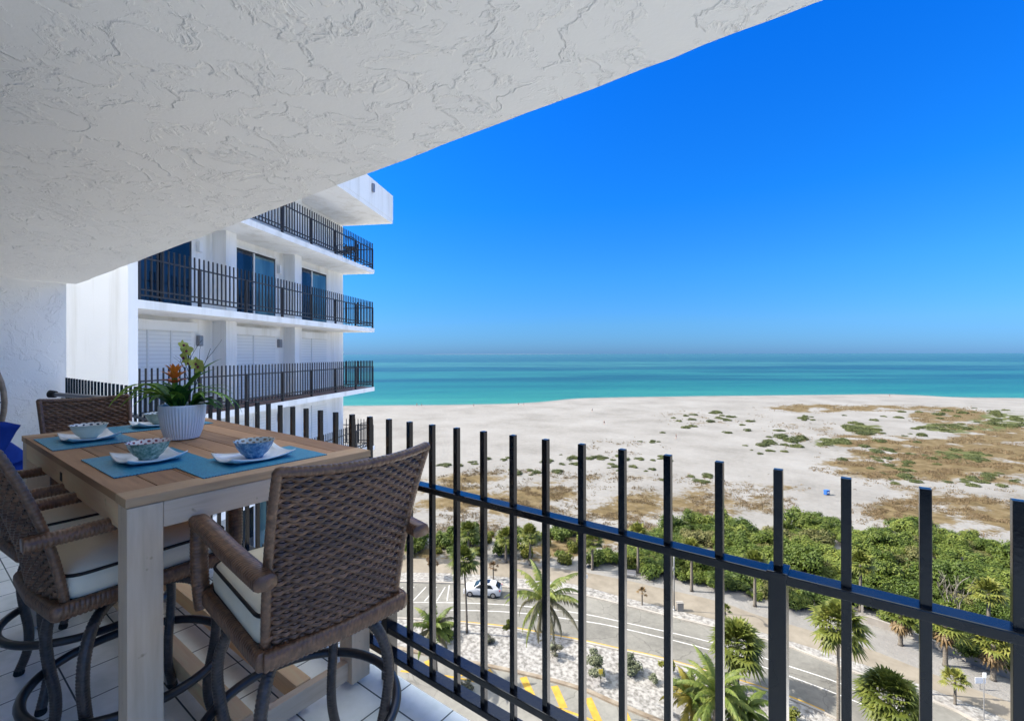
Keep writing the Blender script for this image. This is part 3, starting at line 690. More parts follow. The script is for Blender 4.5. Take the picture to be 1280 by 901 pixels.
# ------------------------------------------------------------------ neighbouring wing
Nn = V2(-7.43, 9.0); Ff = V2(-5.86, 19.6)
AX = (Ff - Nn).normalized(); LEN = (Ff - Nn).length
OUT = Vector((AX.y, -AX.x, 0))           # outward normal, away from the facade
WMAT = Matrix(((AX.x, OUT.x, 0, Nn.x), (AX.y, OUT.y, 0, Nn.y), (0, 0, 1, 0), (0, 0, 0, 1)))
DEP = 1.40
def s_at(px, y=-DEP):
    """distance along the facade of a sight line"""
    d = FW + RT * ((px - CX) / F)
    # Nn + AX*s + OUT*y = d*t
    q = Nn + OUT * y
    den = d.x * AX.y - d.y * AX.x
    t = (q.x * AX.y - q.y * AX.x) / den
    return (d * t - q).dot(AX)
def wing():
    t = thing('apartment_wing', 'white apartment wing with stacked balconies and dark glass doors, left of the beach', 'building')
    t.matrix_world = WMAT
    L = LEN
    MB().box(0.12, L - .05, -14, -DEP, 0, FLOOR + 2.49 * 4).build('facade_wall', 'offwhite', t)
    MB().box(-0.08, 0.12, -13, 0.0, 0, FLOOR + 2.49 * 2 + 1.6).build('end_wall', 'white', t)
    cols = [(s_at(263), s_at(282)), (s_at(352), s_at(366))]
    c0, c1 = (cols[0][0] + cols[0][1]) / 2, (cols[1][0] + cols[1][1]) / 2
    pick = None
    for k in range(-10, 4):
        z = FLOOR + 2.49 * k
        vis = k >= -3
        MB().box(0.12, L, -DEP - .01, 0.0, z - .17, z).build('balcony_slab', 'white', t)
        if k == 0: MB().box(0.125, L - .03, -DEP + .01, -.03, z + .002, z + .012).build('balcony_flooring', 'brown_floor', t)
        for c in (c0, c1):
            MB().box(c - .2, c + .2, -DEP - .01, -DEP + .42, z + .013, z + 2.32).build('column', 'white', t)
        # railing
        if k <= 2:
            rl = MB()
            for zz in (.875, .235, .12): rl.box(.14, L - .03, -.07, -.04, z + zz - .03, z + zz)
            for zz in (.875, .235, .12): rl.box(L - .07, L - .04, -DEP, -.07, z + zz - .03, z + zz)
            r = rl.build('balcony_railing', 'far_rail', t)
            bulk = MB(); n = int(L / .1336)
            spots = [(.2 + .1336 * i, -.055) for i in range(n - 1)] + [(L - .055, -.055 - .1336 * i) for i in range(10)]
            if k < -3: spots = spots[::1]
            for i, (a, b) in enumerate(spots):
                if k == 1:
                    if pick is None: pick = MB().box(-.0125, .0125, -.0125, .0125, .1, 1.118).build('picket', 'far_rail', r); o = pick
                    else: o = pick.copy(); COL.objects.link(o); o.parent = r
                    o.location = (a, b, z)
                else:
                    bulk.box(a - .0125, a + .0125, b - .0125, b + .0125, z + .1, z + 1.118)
            if k != 1: stuff(bulk.build('picket', 'far_rail', r))
            po = MB()
            for i in range(8):
                o = MB().box(-.026, .026, -.03, .03, 0, .88).build('post', 'far_rail', r); o.location = (.18 + i * (L - .24) / 7, -.055, z)
        # doors or shutters
        bays = [(s_at(165) - .3, s_at(238)), (s_at(282), s_at(343)), (s_at(366), s_at(407))]
        for i, (a, b) in enumerate(bays):
            if k in (-1, 0, 2):
                h = MB().box(a, b + .06, -DEP - .002, -DEP + .16, z + 1.98, z + 2.22, bev=.01).build('shutter_box', 'white', t)
                for q in range(2 if i else 3):
                    nq = 2 if i else 3; w = (b - a) / nq
                    o = MB().box(a + w * q + .02, a + w * (q + 1) - .02, -DEP, -DEP + .05, z + .02, z + 1.98).build('roller_shutter', 'shutter', t)
                    MB().box(a + w * q - .02, a + w * q + .02, -DEP, -DEP + .075, z + .02, z + 1.98).build('guide_rail', 'frame_white', o)
            else:
                d = MB().box(a, b, -DEP, -DEP + .04, z + .02, z + 2.06)
                o = d.build('sliding_door', 'frame', t); m = (a + b) / 2
                MB().box(a + .05, m - .03, -DEP + .03, -DEP + .055, z + .08, z + 2.0).build('pane', 'glass_dark', o)
                MB().box(m + .07, b - .07, -DEP + .03, -DEP + .05, z + .08, z + 1.98).build('pane', 'glass_light' if i else 'glass_dark', o)
                MB().box(m + .0, m + .06, -DEP + .03, -DEP + .07, z + .04, z + 2.03).build('door_stile', 'frame_white' if i else 'frame', o)
                MB().box(a - .03, b + .03, -DEP, -DEP + .07, z + 2.065, z + 2.13).build('lintel', 'white', o)
        for sx in (243, 345):
            s = s_at(sx) + .05
            MB().box(s, s + .12, -DEP, -DEP + .12, z + 1.62, z + 1.9, bev=.02).build('wall_lamp', 'grey_metal' if k != 1 else 'white', t)
        # side windows round the far corner pier
    # solid roof balcony on top
    zt = FLOOR + 2.49 * 3
    MB().box(4.0, L + .02, -DEP, .82, zt - .56, zt - .40).build('roof_slab', 'white', t)
    p = MB().box(4.0, L + .03, .70, .83, zt - .40, zt + .62)
    p.box(L - .1, L + .03, -DEP, .70, zt - .40, zt + .62); pp = p.build('parapet', 'white', t)
    for s in (L - 4.2, L - 2.0):
        f = MB().box(s, s + .12, .83, .92, zt + .1, zt + .42, bev=.01).build('wall_lamp', 'grey_metal', t)
    # low windows in the wall below the balcony, seen through the railing
    for s, zz in ((1.2, -1), (3.2, -1), (5.2, -1)):
        pass
wing()

# small furniture on the neighbour's upper balcony
def patio_chair(loc, rz):
    t = thing('patio_chair', 'dark metal patio chair behind the railing of the neighbouring top balcony', 'chair', loc, rz)
    MB().box(-.24, .24, -.22, .22, .42, .45, bev=.01).build('seat', 'far_rail', t)
    MB().tube([(-.24, -.24, .45), (-.25, -.30, .95), (0, -.33, 1.0), (.25, -.30, .95), (.24, -.24, .45)], .018).build('back_frame', 'far_rail', t)
    for i in range(5):
        x = -.16 + .08 * i; MB().tube([(x, -.24, .45), (x, -.315, .97)], .008).build('back_rod', 'far_rail', t)
    for x in (-.22, .22):
        for y in (-.2, .2): MB().tube([(x, y, .42), (x * 1.1, y * 1.15, 0)], .016).build('leg', 'far_rail', t)
    for s in (-1, 1): MB().tube([(s * .25, -.27, .68), (s * .27, .18, .66), (s * .24, .2, .42)], .014).build('armrest', 'far_rail', t)
w = WMAT @ Vector((s_at(432, -.5), -.5, FLOOR + 2.49 * 2))
patio_chair(w, YAW + R(60))
def patio_table(loc):
    t = thing('patio_table', 'small round dark metal table beside the chair on the neighbouring top balcony', 'table', loc)
    MB().lathe([(0, .70), (.3, .70), (.31, .715), (.3, .73), (0, .73)], 20).build('table_top', 'far_rail', t)
    MB().tube([(0, 0, .02), (0, 0, .70)], .025).build('stem', 'far_rail', t); MB().lathe([(0, 0), (.2, 0), (.18, .02), (0, .03)], 16).build('base', 'far_rail', t)
patio_table(WMAT @ Vector((s_at(440, -.5), -.55, FLOOR + 2.49 * 2)))

# ------------------------------------------------------------------ dining table
TX0, TX1, TY0, TY1, TH = -3.43, -1.675, 0.40, 1.235, 0.984
def table():
    cx, cy = (TX0 + TX1) / 2, (TY0 + TY1) / 2; hx, hy = (TX1 - TX0) / 2, (TY1 - TY0) / 2
    t = thing('dining_table', 'tall weathered teak slatted dining table set for four on the balcony', 'table', (cx, cy, FLOOR))
    mb = MB(); e = 0.10; n = 8; w = (2 * hy) / n
    for i in range(n):
        y = -hy + w * i
        mb.box(-hx + e + .002, hx - e - .002, y + .0018, y + w - .0018, TH - .026, TH - random.uniform(0, .0008), bev=.0018)
    mb.build('slat_panel', 'teak_top', t)
    for s in (-1, 1): MB().box(min(s * hx, s * (hx - e)), max(s * hx, s * (hx - e)), -hy, hy, TH - .027, TH + .0006, bev=.003).build('end_board', 'teak_end', t)
    ins = .004; lw = .088
    for sx in (-1, 1):
        for sy in (-1, 1):
            x0, x1 = sorted((sx * (hx - ins), sx * (hx - ins - lw))); y0, y1 = sorted((sy * (hy - ins), sy * (hy - ins - lw)))
            o = MB().box(x0, x1, y0, y1, .02, TH - .029, bev=.003).build('leg', 'teak_leg', t)
            MB().lathe([(0, 0), (.012, 0), (.015, .006), (.015, .022), (0, .022)], 12, c=((x0 + x1) / 2, (y0 + y1) / 2, 0)).build('glide', 'porcelain', o)
    for sy in (-1, 1):
        y0, y1 = sorted((sy * (hy - ins - .003), sy * (hy - ins - .030)))
        o = MB().box(-hx + lw + ins + .001, hx - lw - ins - .001, y0, y1, TH - .108, TH - .029, bev=.002).build('apron', 'teak_rail', t)
        MB().box(-.02, .02, y0 - .001 if sy < 0 else y1 - .002, y0 + .002 if sy < 0 else y1 + .001, TH - .09, TH - .055).build('slot', 'dark_slot', o)
    for sx in (-1, 1):
        x0, x1 = sorted((sx * (hx - ins - .003), sx * (hx - ins - .030)))
        MB().box(x0, x1, -hy + lw + ins + .001, hy - lw - ins - .001, TH - .108, TH - .029, bev=.002).build('apron', 'teak_apron_y', t)
        x0, x1 = sorted((sx * (hx - .03), sx * (hx - .065)))
        MB().box(x0, x1, -hy + lw + ins + .001, hy - lw - ins - .001, .03, .105, bev=.002).build('stretcher', 'teak_apron_y', t)
    for y in (-.10, .12):
        MB().box(-hx + .066, hx - .066, y, y + .06, .035, .11, bev=.002).build('stretcher', 'teak_rail', t)
table()
ZT = FLOOR + TH + .0012

# ------------------------------------------------------------------ wicker bar stools
def make_stool():
    t = thing('bar_stool', '', 'bar stool')
    W0, W1, ZB, ZTP = .186, .206, .650, 1.118
    def surf(u, v):      # u -1..1 across, v 0..1 up; the panel leans back and curves round the sitter
        hw = W0 + (W1 - W0) * v; z = ZB + (ZTP - ZB) * v
        y = -.258 - .085 * v * v - .055 * v + .030 * u * u
        z += .012 * u * u * v
        return Vector((u * hw, y, z))
    def nrm(u, v):
        a = surf(u + .01, v) - surf(u - .01, v); b = surf(u, v + .01) - surf(u, v - .01); return a.cross(b).normalized()
    # woven back: rows of flat strands passing over and under the stakes, on both faces
    wv = MB(); rows = 36; stakes = 19; sub = 5; nu = stakes * sub
    for side in (-1, 1):
        for r in range(rows):
            v0 = (r + .04) / rows; v1 = (r + .96) / rows; vs = []
            for i in range(nu + 1):
                u = -.97 + 1.94 * i / nu; ph = math.cos(math.pi * (i / sub + r))
                for vv, dd in ((v0, -.0042), ((v0 * .74 + v1 * .26), .0), ((v0 * .26 + v1 * .74), .0), (v1, -.0042)):
                    off = .0052 + .0046 * ph + dd + .0006 * noise.noise(Vector((u * 9, r * .7, side)))
                    vs.append(surf(u, min(.995, vv)) + nrm(u, vv) * off * side)
            wv.add(vs, [(i * 4 + k, i * 4 + k + 1, i * 4 + 5 + k, i * 4 + 4 + k) for i in range(nu) for k in range(3)])
    bk = wv.build('backrest', 'wicker', t, smooth=True, fixn=False)
    core = MB(); vs = [surf(-.98 + 1.96 * i / 20, .01 + .97 * j / 12) for j in range(13) for i in range(21)]
    core.add(vs, [(j * 21 + i, j * 21 + i + 1, (j + 1) * 21 + i + 1, (j + 1) * 21 + i) for j in range(12) for i in range(20)])
    core.build('core_panel', 'wicker_core', bk)
    edge = [surf(-1, j / 12) for j in range(13)] + [surf(-1 + 2 * i / 16, 1) for i in range(1, 17)] + [surf(1, 1 - j / 12) for j in range(1, 13)] + [surf(1 - 2 * i / 12, 0) for i in range(1, 12)]
    edge.append(edge[0])
    MB().tube(edge, .0125, sec=[(math.cos(a) , math.sin(a)) for a in [i * math.pi / 6 for i in range(12)]], rings=.013).build('edge_wrap', 'wicker', bk, smooth=True)
    # seat frame
    fr = MB(); sq = [(-.20, -.25, .632), (-.212, .20, .632), (-.18, .245, .632), (.18, .245, .632), (.212, .20, .632), (.20, -.25, .632), (0, -.262, .632), (-.20, -.25, .632)]
    fr.tube([(x, y, z + .006) for x, y, z in sq], .024, sec=[(a * .65, b * 1.0) for a, b in RSQ], rings=.012); sf = fr.build('seat_frame', 'wicker', t, smooth=True)
    MB().box(-.195, .195, -.24, .232, .615, .648).build('seat_base', 'wicker_core', sf)
    # cushion with dark piping
    def rr(hx, y0, y1, z, rad, n=5):
        pts = []
        for cx_, cy_, a0 in ((hx - rad, y1 - rad, 0), (-hx + rad, y1 - rad, 90), (-hx + rad, y0 + rad, 180), (hx - rad, y0 + rad, 270)):
            for i in range(n + 1):
                a = R(a0 + 90 * i / n); pts.append((cx_ + rad * math.cos(a), cy_ + rad * math.sin(a), z))
        return pts
    cu = MB(); rings_ = []
    levels = [(.0, .652), (.212, .653), (.220, .662), (.224, .692), (.221, .722), (.214, .734), (.19, .750), (.13, .768), (.06, .775), (.0, .776)]
    npt = 24; vs = []
    for hx, z in levels:
        k = hx / .224
        for p in rr(max(hx * .90, .002), .0 - .235 * k, .0 + .235 * k, z, max(.001, .05 * k)): vs.append(p)
    cu.add(vs, [(j * npt + i, j * npt + (i + 1) % npt, (j + 1) * npt + (i + 1) % npt, (j + 1) * npt + i) for j in range(len(levels) - 1) for i in range(npt)])
    c = cu.build('cushion', 'cushion', t, smooth=True)
    for hx, z in ((.2185, .730), (.2185, .658)):
        MB().tube([Vector(p) for p in rr(hx * .90, -hx * 1.05, hx * 1.05, z, .05)], .0052, n=6, closed=True).build('piping', 'piping', c, smooth=True)
    # arms
    for s in (-1, 1):
        y0 = surf(1, .52).y - .045
        pts = smooth_line([(s * .218, y0, .866), (s * .226, -.10, .870), (s * .228, .12, .876), (s * .225, .255, .870)], 5)
        a = MB().tube(pts, .022, sec=[(x * 1.15, y * .85) for x, y in RSQ], rings=.011).build('armrest', 'wicker', t, smooth=True)
        pts = smooth_line([(s * .225, .235, .862), (s * .226, .240, .80), (s * .224, .242, .70), (s * .216, .236, .60)], 4)
        MB().tube(pts, .020, sec=[(x * 1.0, y * 1.15) for x, y in RSQ], rings=.011).build('arm_post', 'wicker', t, smooth=True)
    # swivel plate, curved wrapped legs and foot ring
    MB().lathe([(0, .555), (.10, .555), (.11, .565), (.11, .585), (.09, .595), (.09, .612), (0, .612)], 24).build('swivel_plate', 'metal_ring', t, smooth='auto')
    for k in range(4):
        a = R(45 + 90 * k); ca, sa = math.cos(a), math.sin(a)
        prof = [(.08, .572), (.16, .572), (.222, .54), (.258, .47), (.268, .39), (.258, .30), (.240, .20), (.243, .11), (.275, .02)]
        pts = smooth_line([(r * ca, r * sa, z) for r, z in prof], 4)
        lg = MB().tube(pts, .0145, sec=RSQ, rings=.010, up=(-sa, ca, 0)).build('leg', 'wicker_leg', t, smooth=True)
        MB().lathe([(0, 0), (.016, 0), (.019, .008), (.017, .022), (0, .024)], 12, c=(.276 * ca, .276 * sa, 0)).build('foot_cap', 'rubber', lg, smooth='auto')
    ring = [(.285 * math.cos(2 * math.pi * i / 48), .285 * math.sin(2 * math.pi * i / 48), .275) for i in range(48)]
    MB().tube(ring, .0155, n=12, closed=True).build('foot_ring', 'metal_ring', t, smooth=True)
    for k in range(4):
        a = R(45 + 90 * k); MB().tube([(.25 * math.cos(a), .25 * math.sin(a), .275), (.285 * math.cos(a), .285 * math.sin(a), .275)], .009).build('ring_bracket', 'metal_ring', t)
    return t
S = make_stool()
STOOLS = [(-1.395, .775, 83, 'dark wicker bar stool nearest the camera, its woven back turned towards us'),
          (-2.10, .525, 4, 'wicker bar stool tucked under the long table side beside the front table leg'),
          (-2.745, .535, 2, 'wicker bar stool at far left of the near table side, mostly hidden behind its neighbour'),
          (-3.445, .720, -90, 'wicker bar stool at the far table end, only the front of its woven back showing')]
for i, (x, y, rz, lab) in enumerate(STOOLS):
    o = S if i == 0 else copy_tree(S)
    o.location = (x, y, FLOOR + .001); o.rotation_euler = (0, 0, R(rz)); o['label'] = lab; o['group'] = 'wicker bar stools round the table'

# ------------------------------------------------------------------ table setting
def setting(x, y, rz, out, inn, labs, bx=0.0, by=0.0):
    mt = MB()
    nx, ny = 22, 15; hx, hy = .225, .150
    vs = []
    for top in (1, 0):
        for j in range(ny + 1):
            for i in range(nx + 1):
                vs.append((-hx + 2 * hx * i / nx, -hy + 2 * hy * j / ny, (.0028 if top else 0) + .0006 * noise.noise(Vector((i * .4, j * .4, x)))))
    n = (nx + 1) * (ny + 1)
    fs = [(j * (nx + 1) + i, j * (nx + 1) + i + 1, (j + 1) * (nx + 1) + i + 1, (j + 1) * (nx + 1) + i) for j in range(ny) for i in range(nx)]
    fs2 = [tuple(q + n for q in f[::-1]) for f in fs]
    bd = [i for i in range(nx + 1)] + [(j + 1) * (nx + 1) - 1 for j in range(1, ny + 1)] + [ny * (nx + 1) + i for i in range(nx - 1, -1, -1)] + [j * (nx + 1) for j in range(ny - 1, 0, -1)]
    fs3 = [(bd[k], bd[k] + n, bd[(k + 1) % len(bd)] + n, bd[(k + 1) % len(bd)]) for k in range(len(bd))]
    mt.add(vs, fs + fs2 + fs3)
    o = mt.build('placemat', 'mat'); o.location = (x, y, ZT); o.rotation_euler = (0, 0, R(rz)); tag(o, labs[0], 'placemat', 'blue placemats on the table')
    # square plate with upturned, slightly twisted corners
    pl = MB(); N = 16; h = .098; vs = []
    for layer in (0, 1):
        for j in range(N + 1):
            for i in range(N + 1):
                u, v = -1 + 2 * i / N, -1 + 2 * j / N
                m = max(abs(u), abs(v)); c = abs(u * v)
                px, py = u * h * (1.28 - .07 * abs(v)), v * h * (1 - .05 * abs(u))
                z = .004 + .015 * max(0, m - .62) ** 1.2 / .38 ** 1.2 * (.55 + 1.15 * c * c) + .006 * max(0, u) ** 6 * (1 + v) * .5
                vs.append((px, py, z + (.0045 if layer == 0 else 0) - (.004 if m < .6 and layer else 0) * 0))
    n = (N + 1) ** 2
    fs = [(j * (N + 1) + i, j * (N + 1) + i + 1, (j + 1) * (N + 1) + i + 1, (j + 1) * (N + 1) + i) for j in range(N) for i in range(N)]
    bd = [i for i in range(N + 1)] + [(j + 1) * (N + 1) - 1 for j in range(1, N + 1)] + [N * (N + 1) + i for i in range(N - 1, -1, -1)] + [j * (N + 1) for j in range(N - 1, 0, -1)]
    pl.add(vs, fs + [tuple(q + n for q in f[::-1]) for f in fs] + [(bd[k], bd[k] + n, bd[(k + 1) % len(bd)] + n, bd[(k + 1) % len(bd)]) for k in range(len(bd))])
    o = pl.build('plate', 'porcelain', smooth=True)
    r = Matrix.Rotation(R(rz), 4, 'Z') @ Vector((bx, by, 0))
    o.location = (x + r.x, y + r.y, ZT + .0005); o.rotation_euler = (0, 0, R(rz)); tag(o, labs[1], 'plate', 'square white plates on the placemats')
    b = thing('bowl', labs[2], 'bowl', (x + r.x, y + r.y, ZT + .0092), R(rz), 'small patterned bowls on the plates')
    MB().lathe([(0, .004), (.024, .004), (.026, 0), (.031, 0), (.032, .006), (.048, .020), (.062, .042), (.071, .066), (.0735, .0665)], 40, cap=False).build('outside', out, b, smooth=True)
    MB().lathe([(.0735, .0665), (.0715, .0668), (.068, .064), (.059, .042), (.045, .022), (.028, .011), (0, .009)], 40, cap=False).build('inside', inn, b, smooth=True)
q = lambda px, py: P(px, py, ZT)
a = q(106, 549); setting(a.x, TY0 + .165, 0, 'bowl_celadon', 'in_blue', ('blue woven placemat farthest left along the near table side', 'square white plate under the pale celadon bowl', 'pale celadon bowl with dark navy pattern inside, far left of the table'), -.0, .01)
a = q(182, 574); setting(a.x + .02, TY0 + .195, 0, 'bowl_green', 'in_red', ('blue woven placemat on the near table side under the dark green bowl', 'square white plate under the speckled dark green bowl', 'speckled dark green bowl with maroon striped inside, in front of the plant pot'), -.0, .005)
a = q(308, 577); setting(TX1 - .215, .845, 90, 'bowl_blue', 'in_tan', ('blue woven placemat at the near table end under the blue bowl', 'square white plate under the speckled blue bowl', 'speckled blue bowl with brownish inside at the near table end'), .01, .01)
setting(TX0 + .19, .93, -90, 'bowl_grey', 'in_grey', ('blue woven placemat at the far table end behind the plant pot', 'square white plate partly hidden behind the plant pot', 'grey green bowl with grey patterned inside, partly behind the plant pot'), -.0, .0)

def strap(mb, base, az, length, rise, droop, w, mi=0, n=10, fold=.25, twist=0):
    """an arching strap leaf with a keel"""
    base = Vector(base); d = Vector((math.cos(az), math.sin(az), 0)); sd = Vector((-d.y, d.x, 0)); vs = []
    p = base.copy()
    el = rise
    step = length / n
    for i in range(n + 1):
        t = i / n; ww = w * min(1, .45 + 2.2 * t) * (1 - t ** 2.6) + .0006
        tg = d * math.cos(el) + Vector((0, 0, 1)) * math.sin(el); nn = sd.cross(tg).normalized() * -1
        s2 = sd * math.cos(twist * t) + nn * math.sin(twist * t)
        vs += [p - s2 * ww + nn * ww * fold, p.copy(), p + s2 * ww + nn * ww * fold]
        p = p + tg * step; el -= droop / n
    mb.add(vs, [(i * 3 + k, i * 3 + k + 1, i * 3 + 4 + k, i * 3 + 3 + k) for i in range(n) for k in range(2)], mi)
def plant():
    c = q(228, 547)
    t = thing('potted_plant', 'bromeliad and orchid arrangement in a white ribbed pot in the middle of the table', 'plant', (c.x, c.y, ZT), YAW); t.scale = (1, 1, 1.07)
    prof = [(0, .003), (.058, 0), (.068, .004), (.080, .035), (.089, .075), (.094, .115), (.0955, .148), (.097, .154), (.0955, .158), (.090, .157), (.088, .14), (0, .138)]
    MB().lathe(prof, 176, rib=(.0028, 44, .003, .15)).build('pot', 'pot', t, smooth='auto')
    MB().lathe([(0, .143), (.05, .146), (.0875, .141)], 20).build('soil', 'soil', t)
    # local x = right in the picture, y = away
    rnd = random.Random(4)
    def leaf(base, az, ln, rise, droop, w, mat, tw=0):
        mb = MB(); strap(mb, base, R(az), ln, R(rise), R(droop), w * (1.75 if w < .018 else 1.35), twist=tw); mb.build('leaf', mat, t, smooth=True, fixn=False)
    for az, ln, rise, droop, w, m in ((178, .36, 62, 125, .015, 'leaf_light'), (190, .34, 55, 120, .014, 'leaf_light'), (170, .33, 70, 140, .014, 'leaf'), (200, .28, 50, 110, .013, 'leaf_light'), (160, .30, 60, 120, .014, 'leaf'),
                                      (215, .25, 65, 130, .014, 'leaf_light'), (184, .30, 40, 60, .011, 'leaf'), (150, .26, 45, 90, .013, 'leaf'), (240, .22, 55, 110, .014, 'leaf'), (120, .24, 60, 100, .014, 'leaf'),
                                      (90, .26, 65, 100, .014, 'leaf'), (60, .24, 65, 110, .013, 'leaf'), (270, .2, 60, 110, .014, 'leaf'), (300, .19, 60, 95, .013, 'leaf')):
        leaf((-.035 + rnd.uniform(-.012, .012), rnd.uniform(-.015, .015), .145), az, ln, rise, droop, w, m)
    for az, ln, rise, droop, w, m in ((8, .30, 74, 55, .020, 'leaf'), (170, .17, 70, 60, .022, 'leaf_dark'), (-80, .16, 60, 70, .022, 'leaf'), (10, .25, 78, 70, .021, 'leaf'), (30, .15, 80, 40, .020, 'leaf_dark'), (-60, .13, 75, 45, .024, 'leaf_dark'), (-110, .13, 70, 40, .024, 'leaf_dark'), (-20, .12, 62, 40, .020, 'leaf_dark'), (200, .12, 72, 50, .02, 'leaf_dark')):
        leaf((.0, -.01, .15), az, ln, rise, droop, w, m)
    # long soft blades arching to the right, orchid leaves
    for az, ln, rise, droop, w, m in ((0, .27, 58, 135, .009, 'leaf'), (10, .30, 50, 130, .008, 'leaf'), (-12, .24, 62, 120, .008, 'leaf_light'), (25, .25, 70, 130, .008, 'leaf'), (-25, .2, 45, 105, .010, 'leaf_dark'), (5, .16, 40, 95, .020, 'leaf_dark'), (-8, .18, 18, 50, .020, 'leaf_dark'), (40, .24, 75, 120, .007, 'leaf'), (-40, .19, 65, 110, .008, 'leaf')):
        leaf((.045, rnd.uniform(-.02, .02), .146), az, ln, rise, droop, w, m)
    # orange bromeliad head
    fl = MB(); 
    for ring, (cnt, rise, ln, z) in enumerate(((7, 35, .065, .25), (8, 52, .075, .265), (7, 68, .075, .28), (5, 82, .065, .285))):
        for i in range(cnt):
            strap(fl, (-.025, -.02, z), R(i * 360 / cnt + ring * 23), ln, R(rise), R(30), .011, n=6, fold=.4)
    o = fl.build('bromeliad_flower', 'brom', t, smooth=True, fixn=False)
    st = MB().tube([(-.02, -.015, .15), (-.024, -.02, .28)], .012); st.build('flower_stalk', 'leaf', t)
    # orchid spikes
    s1 = smooth_line([(.035, .0, .15), (.038, .0, .27), (.033, .0, .36), (.026, -.005, .405), (.012, -.01, .43)], 5)
    s2 = smooth_line([(.05, .01, .15), (.055, .01, .24), (.065, .005, .30), (.085, -.01, .335), (.105, -.02, .338)], 5)
    for s in (s1, s2): MB().tube(s, .0028, n=6).build('orchid_stem', 'stem', t)
    MB().tube([(.037, -.004, .15), (.036, -.004, .37)], .0035, n=6).build('stake', 'stem', t)
    def orchid(c, az, sc=1.0, tilt=0):
        mb = MB()
        for k in range(5):
            a = R(90 + 72 * k); ln = .030 * sc; w = (.015 if k in (1, 4) else .010) * sc; vs = []
            for i in range(6):
                u = i / 5; ww = w * math.sin(math.pi * min(.97, .12 + .85 * u)) ** .8
                e = Vector((math.cos(a), -.25 * u * u + .1, math.sin(a))) * ln * u; pd = Vector((-math.sin(a), 0, math.cos(a)))
                vs += [e - pd * ww, e + Vector((0, -.003, 0)), e + pd * ww]
            mb.add(vs, [(i * 3 + k2, i * 3 + k2 + 1, i * 3 + 4 + k2, i * 3 + 3 + k2) for i in range(5) for k2 in range(2)])
        o = mb.build('orchid_flower', 'orchid', t, smooth=True, fixn=False); o.location = c; o.rotation_euler = (R(tilt), 0, R(az))
        l = MB().lathe([(0, -.006), (.005, -.004), (.006, .002), (0, .008)], 10, c=(0, -.007, -.004)).build('lip', 'orchid_lip', o, smooth=True)
    for c_, az, sc, tl in (((.030, -.01, .405), 15, 1.0, -10), ((.022, -.015, .375), -25, 1.05, 5), ((.012, -.012, .430), 60, .8, -25), ((.098, -.025, .335), -10, 1.25, 10), ((.080, -.02, .345), 35, 1.05, -15), ((.038, -.012, .352), 40, .7, 20)):
        orchid(c_, az, sc, tl)
    tw = MB()
    def twig(p, d, ln, r, dep):
        p = Vector(p); d = Vector(d).normalized(); pts = [p.copy()]
        for i in range(5):
            d = (d + Vector((rnd.uniform(-.2, .2), rnd.uniform(-.2, .2), rnd.uniform(-.05, .12)))).normalized(); p = p + d * ln / 5; pts.append(p.copy())
            if dep and i in (1, 2, 3): twig(p, (d + Vector((rnd.uniform(-.8, .8), rnd.uniform(-.5, .5), .1))), ln * .45, r * .6, dep - 1)
        tw.tube(pts, [r * (1 - .1 * i) for i in range(6)], n=5)
    twig((.02, .02, .15), (-.12, 0, 1), .26, .0022, 2); twig((.03, .02, .15), (.02, .05, 1), .28, .0022, 1)
    tw.build('twig', 'stem', t)
plant()

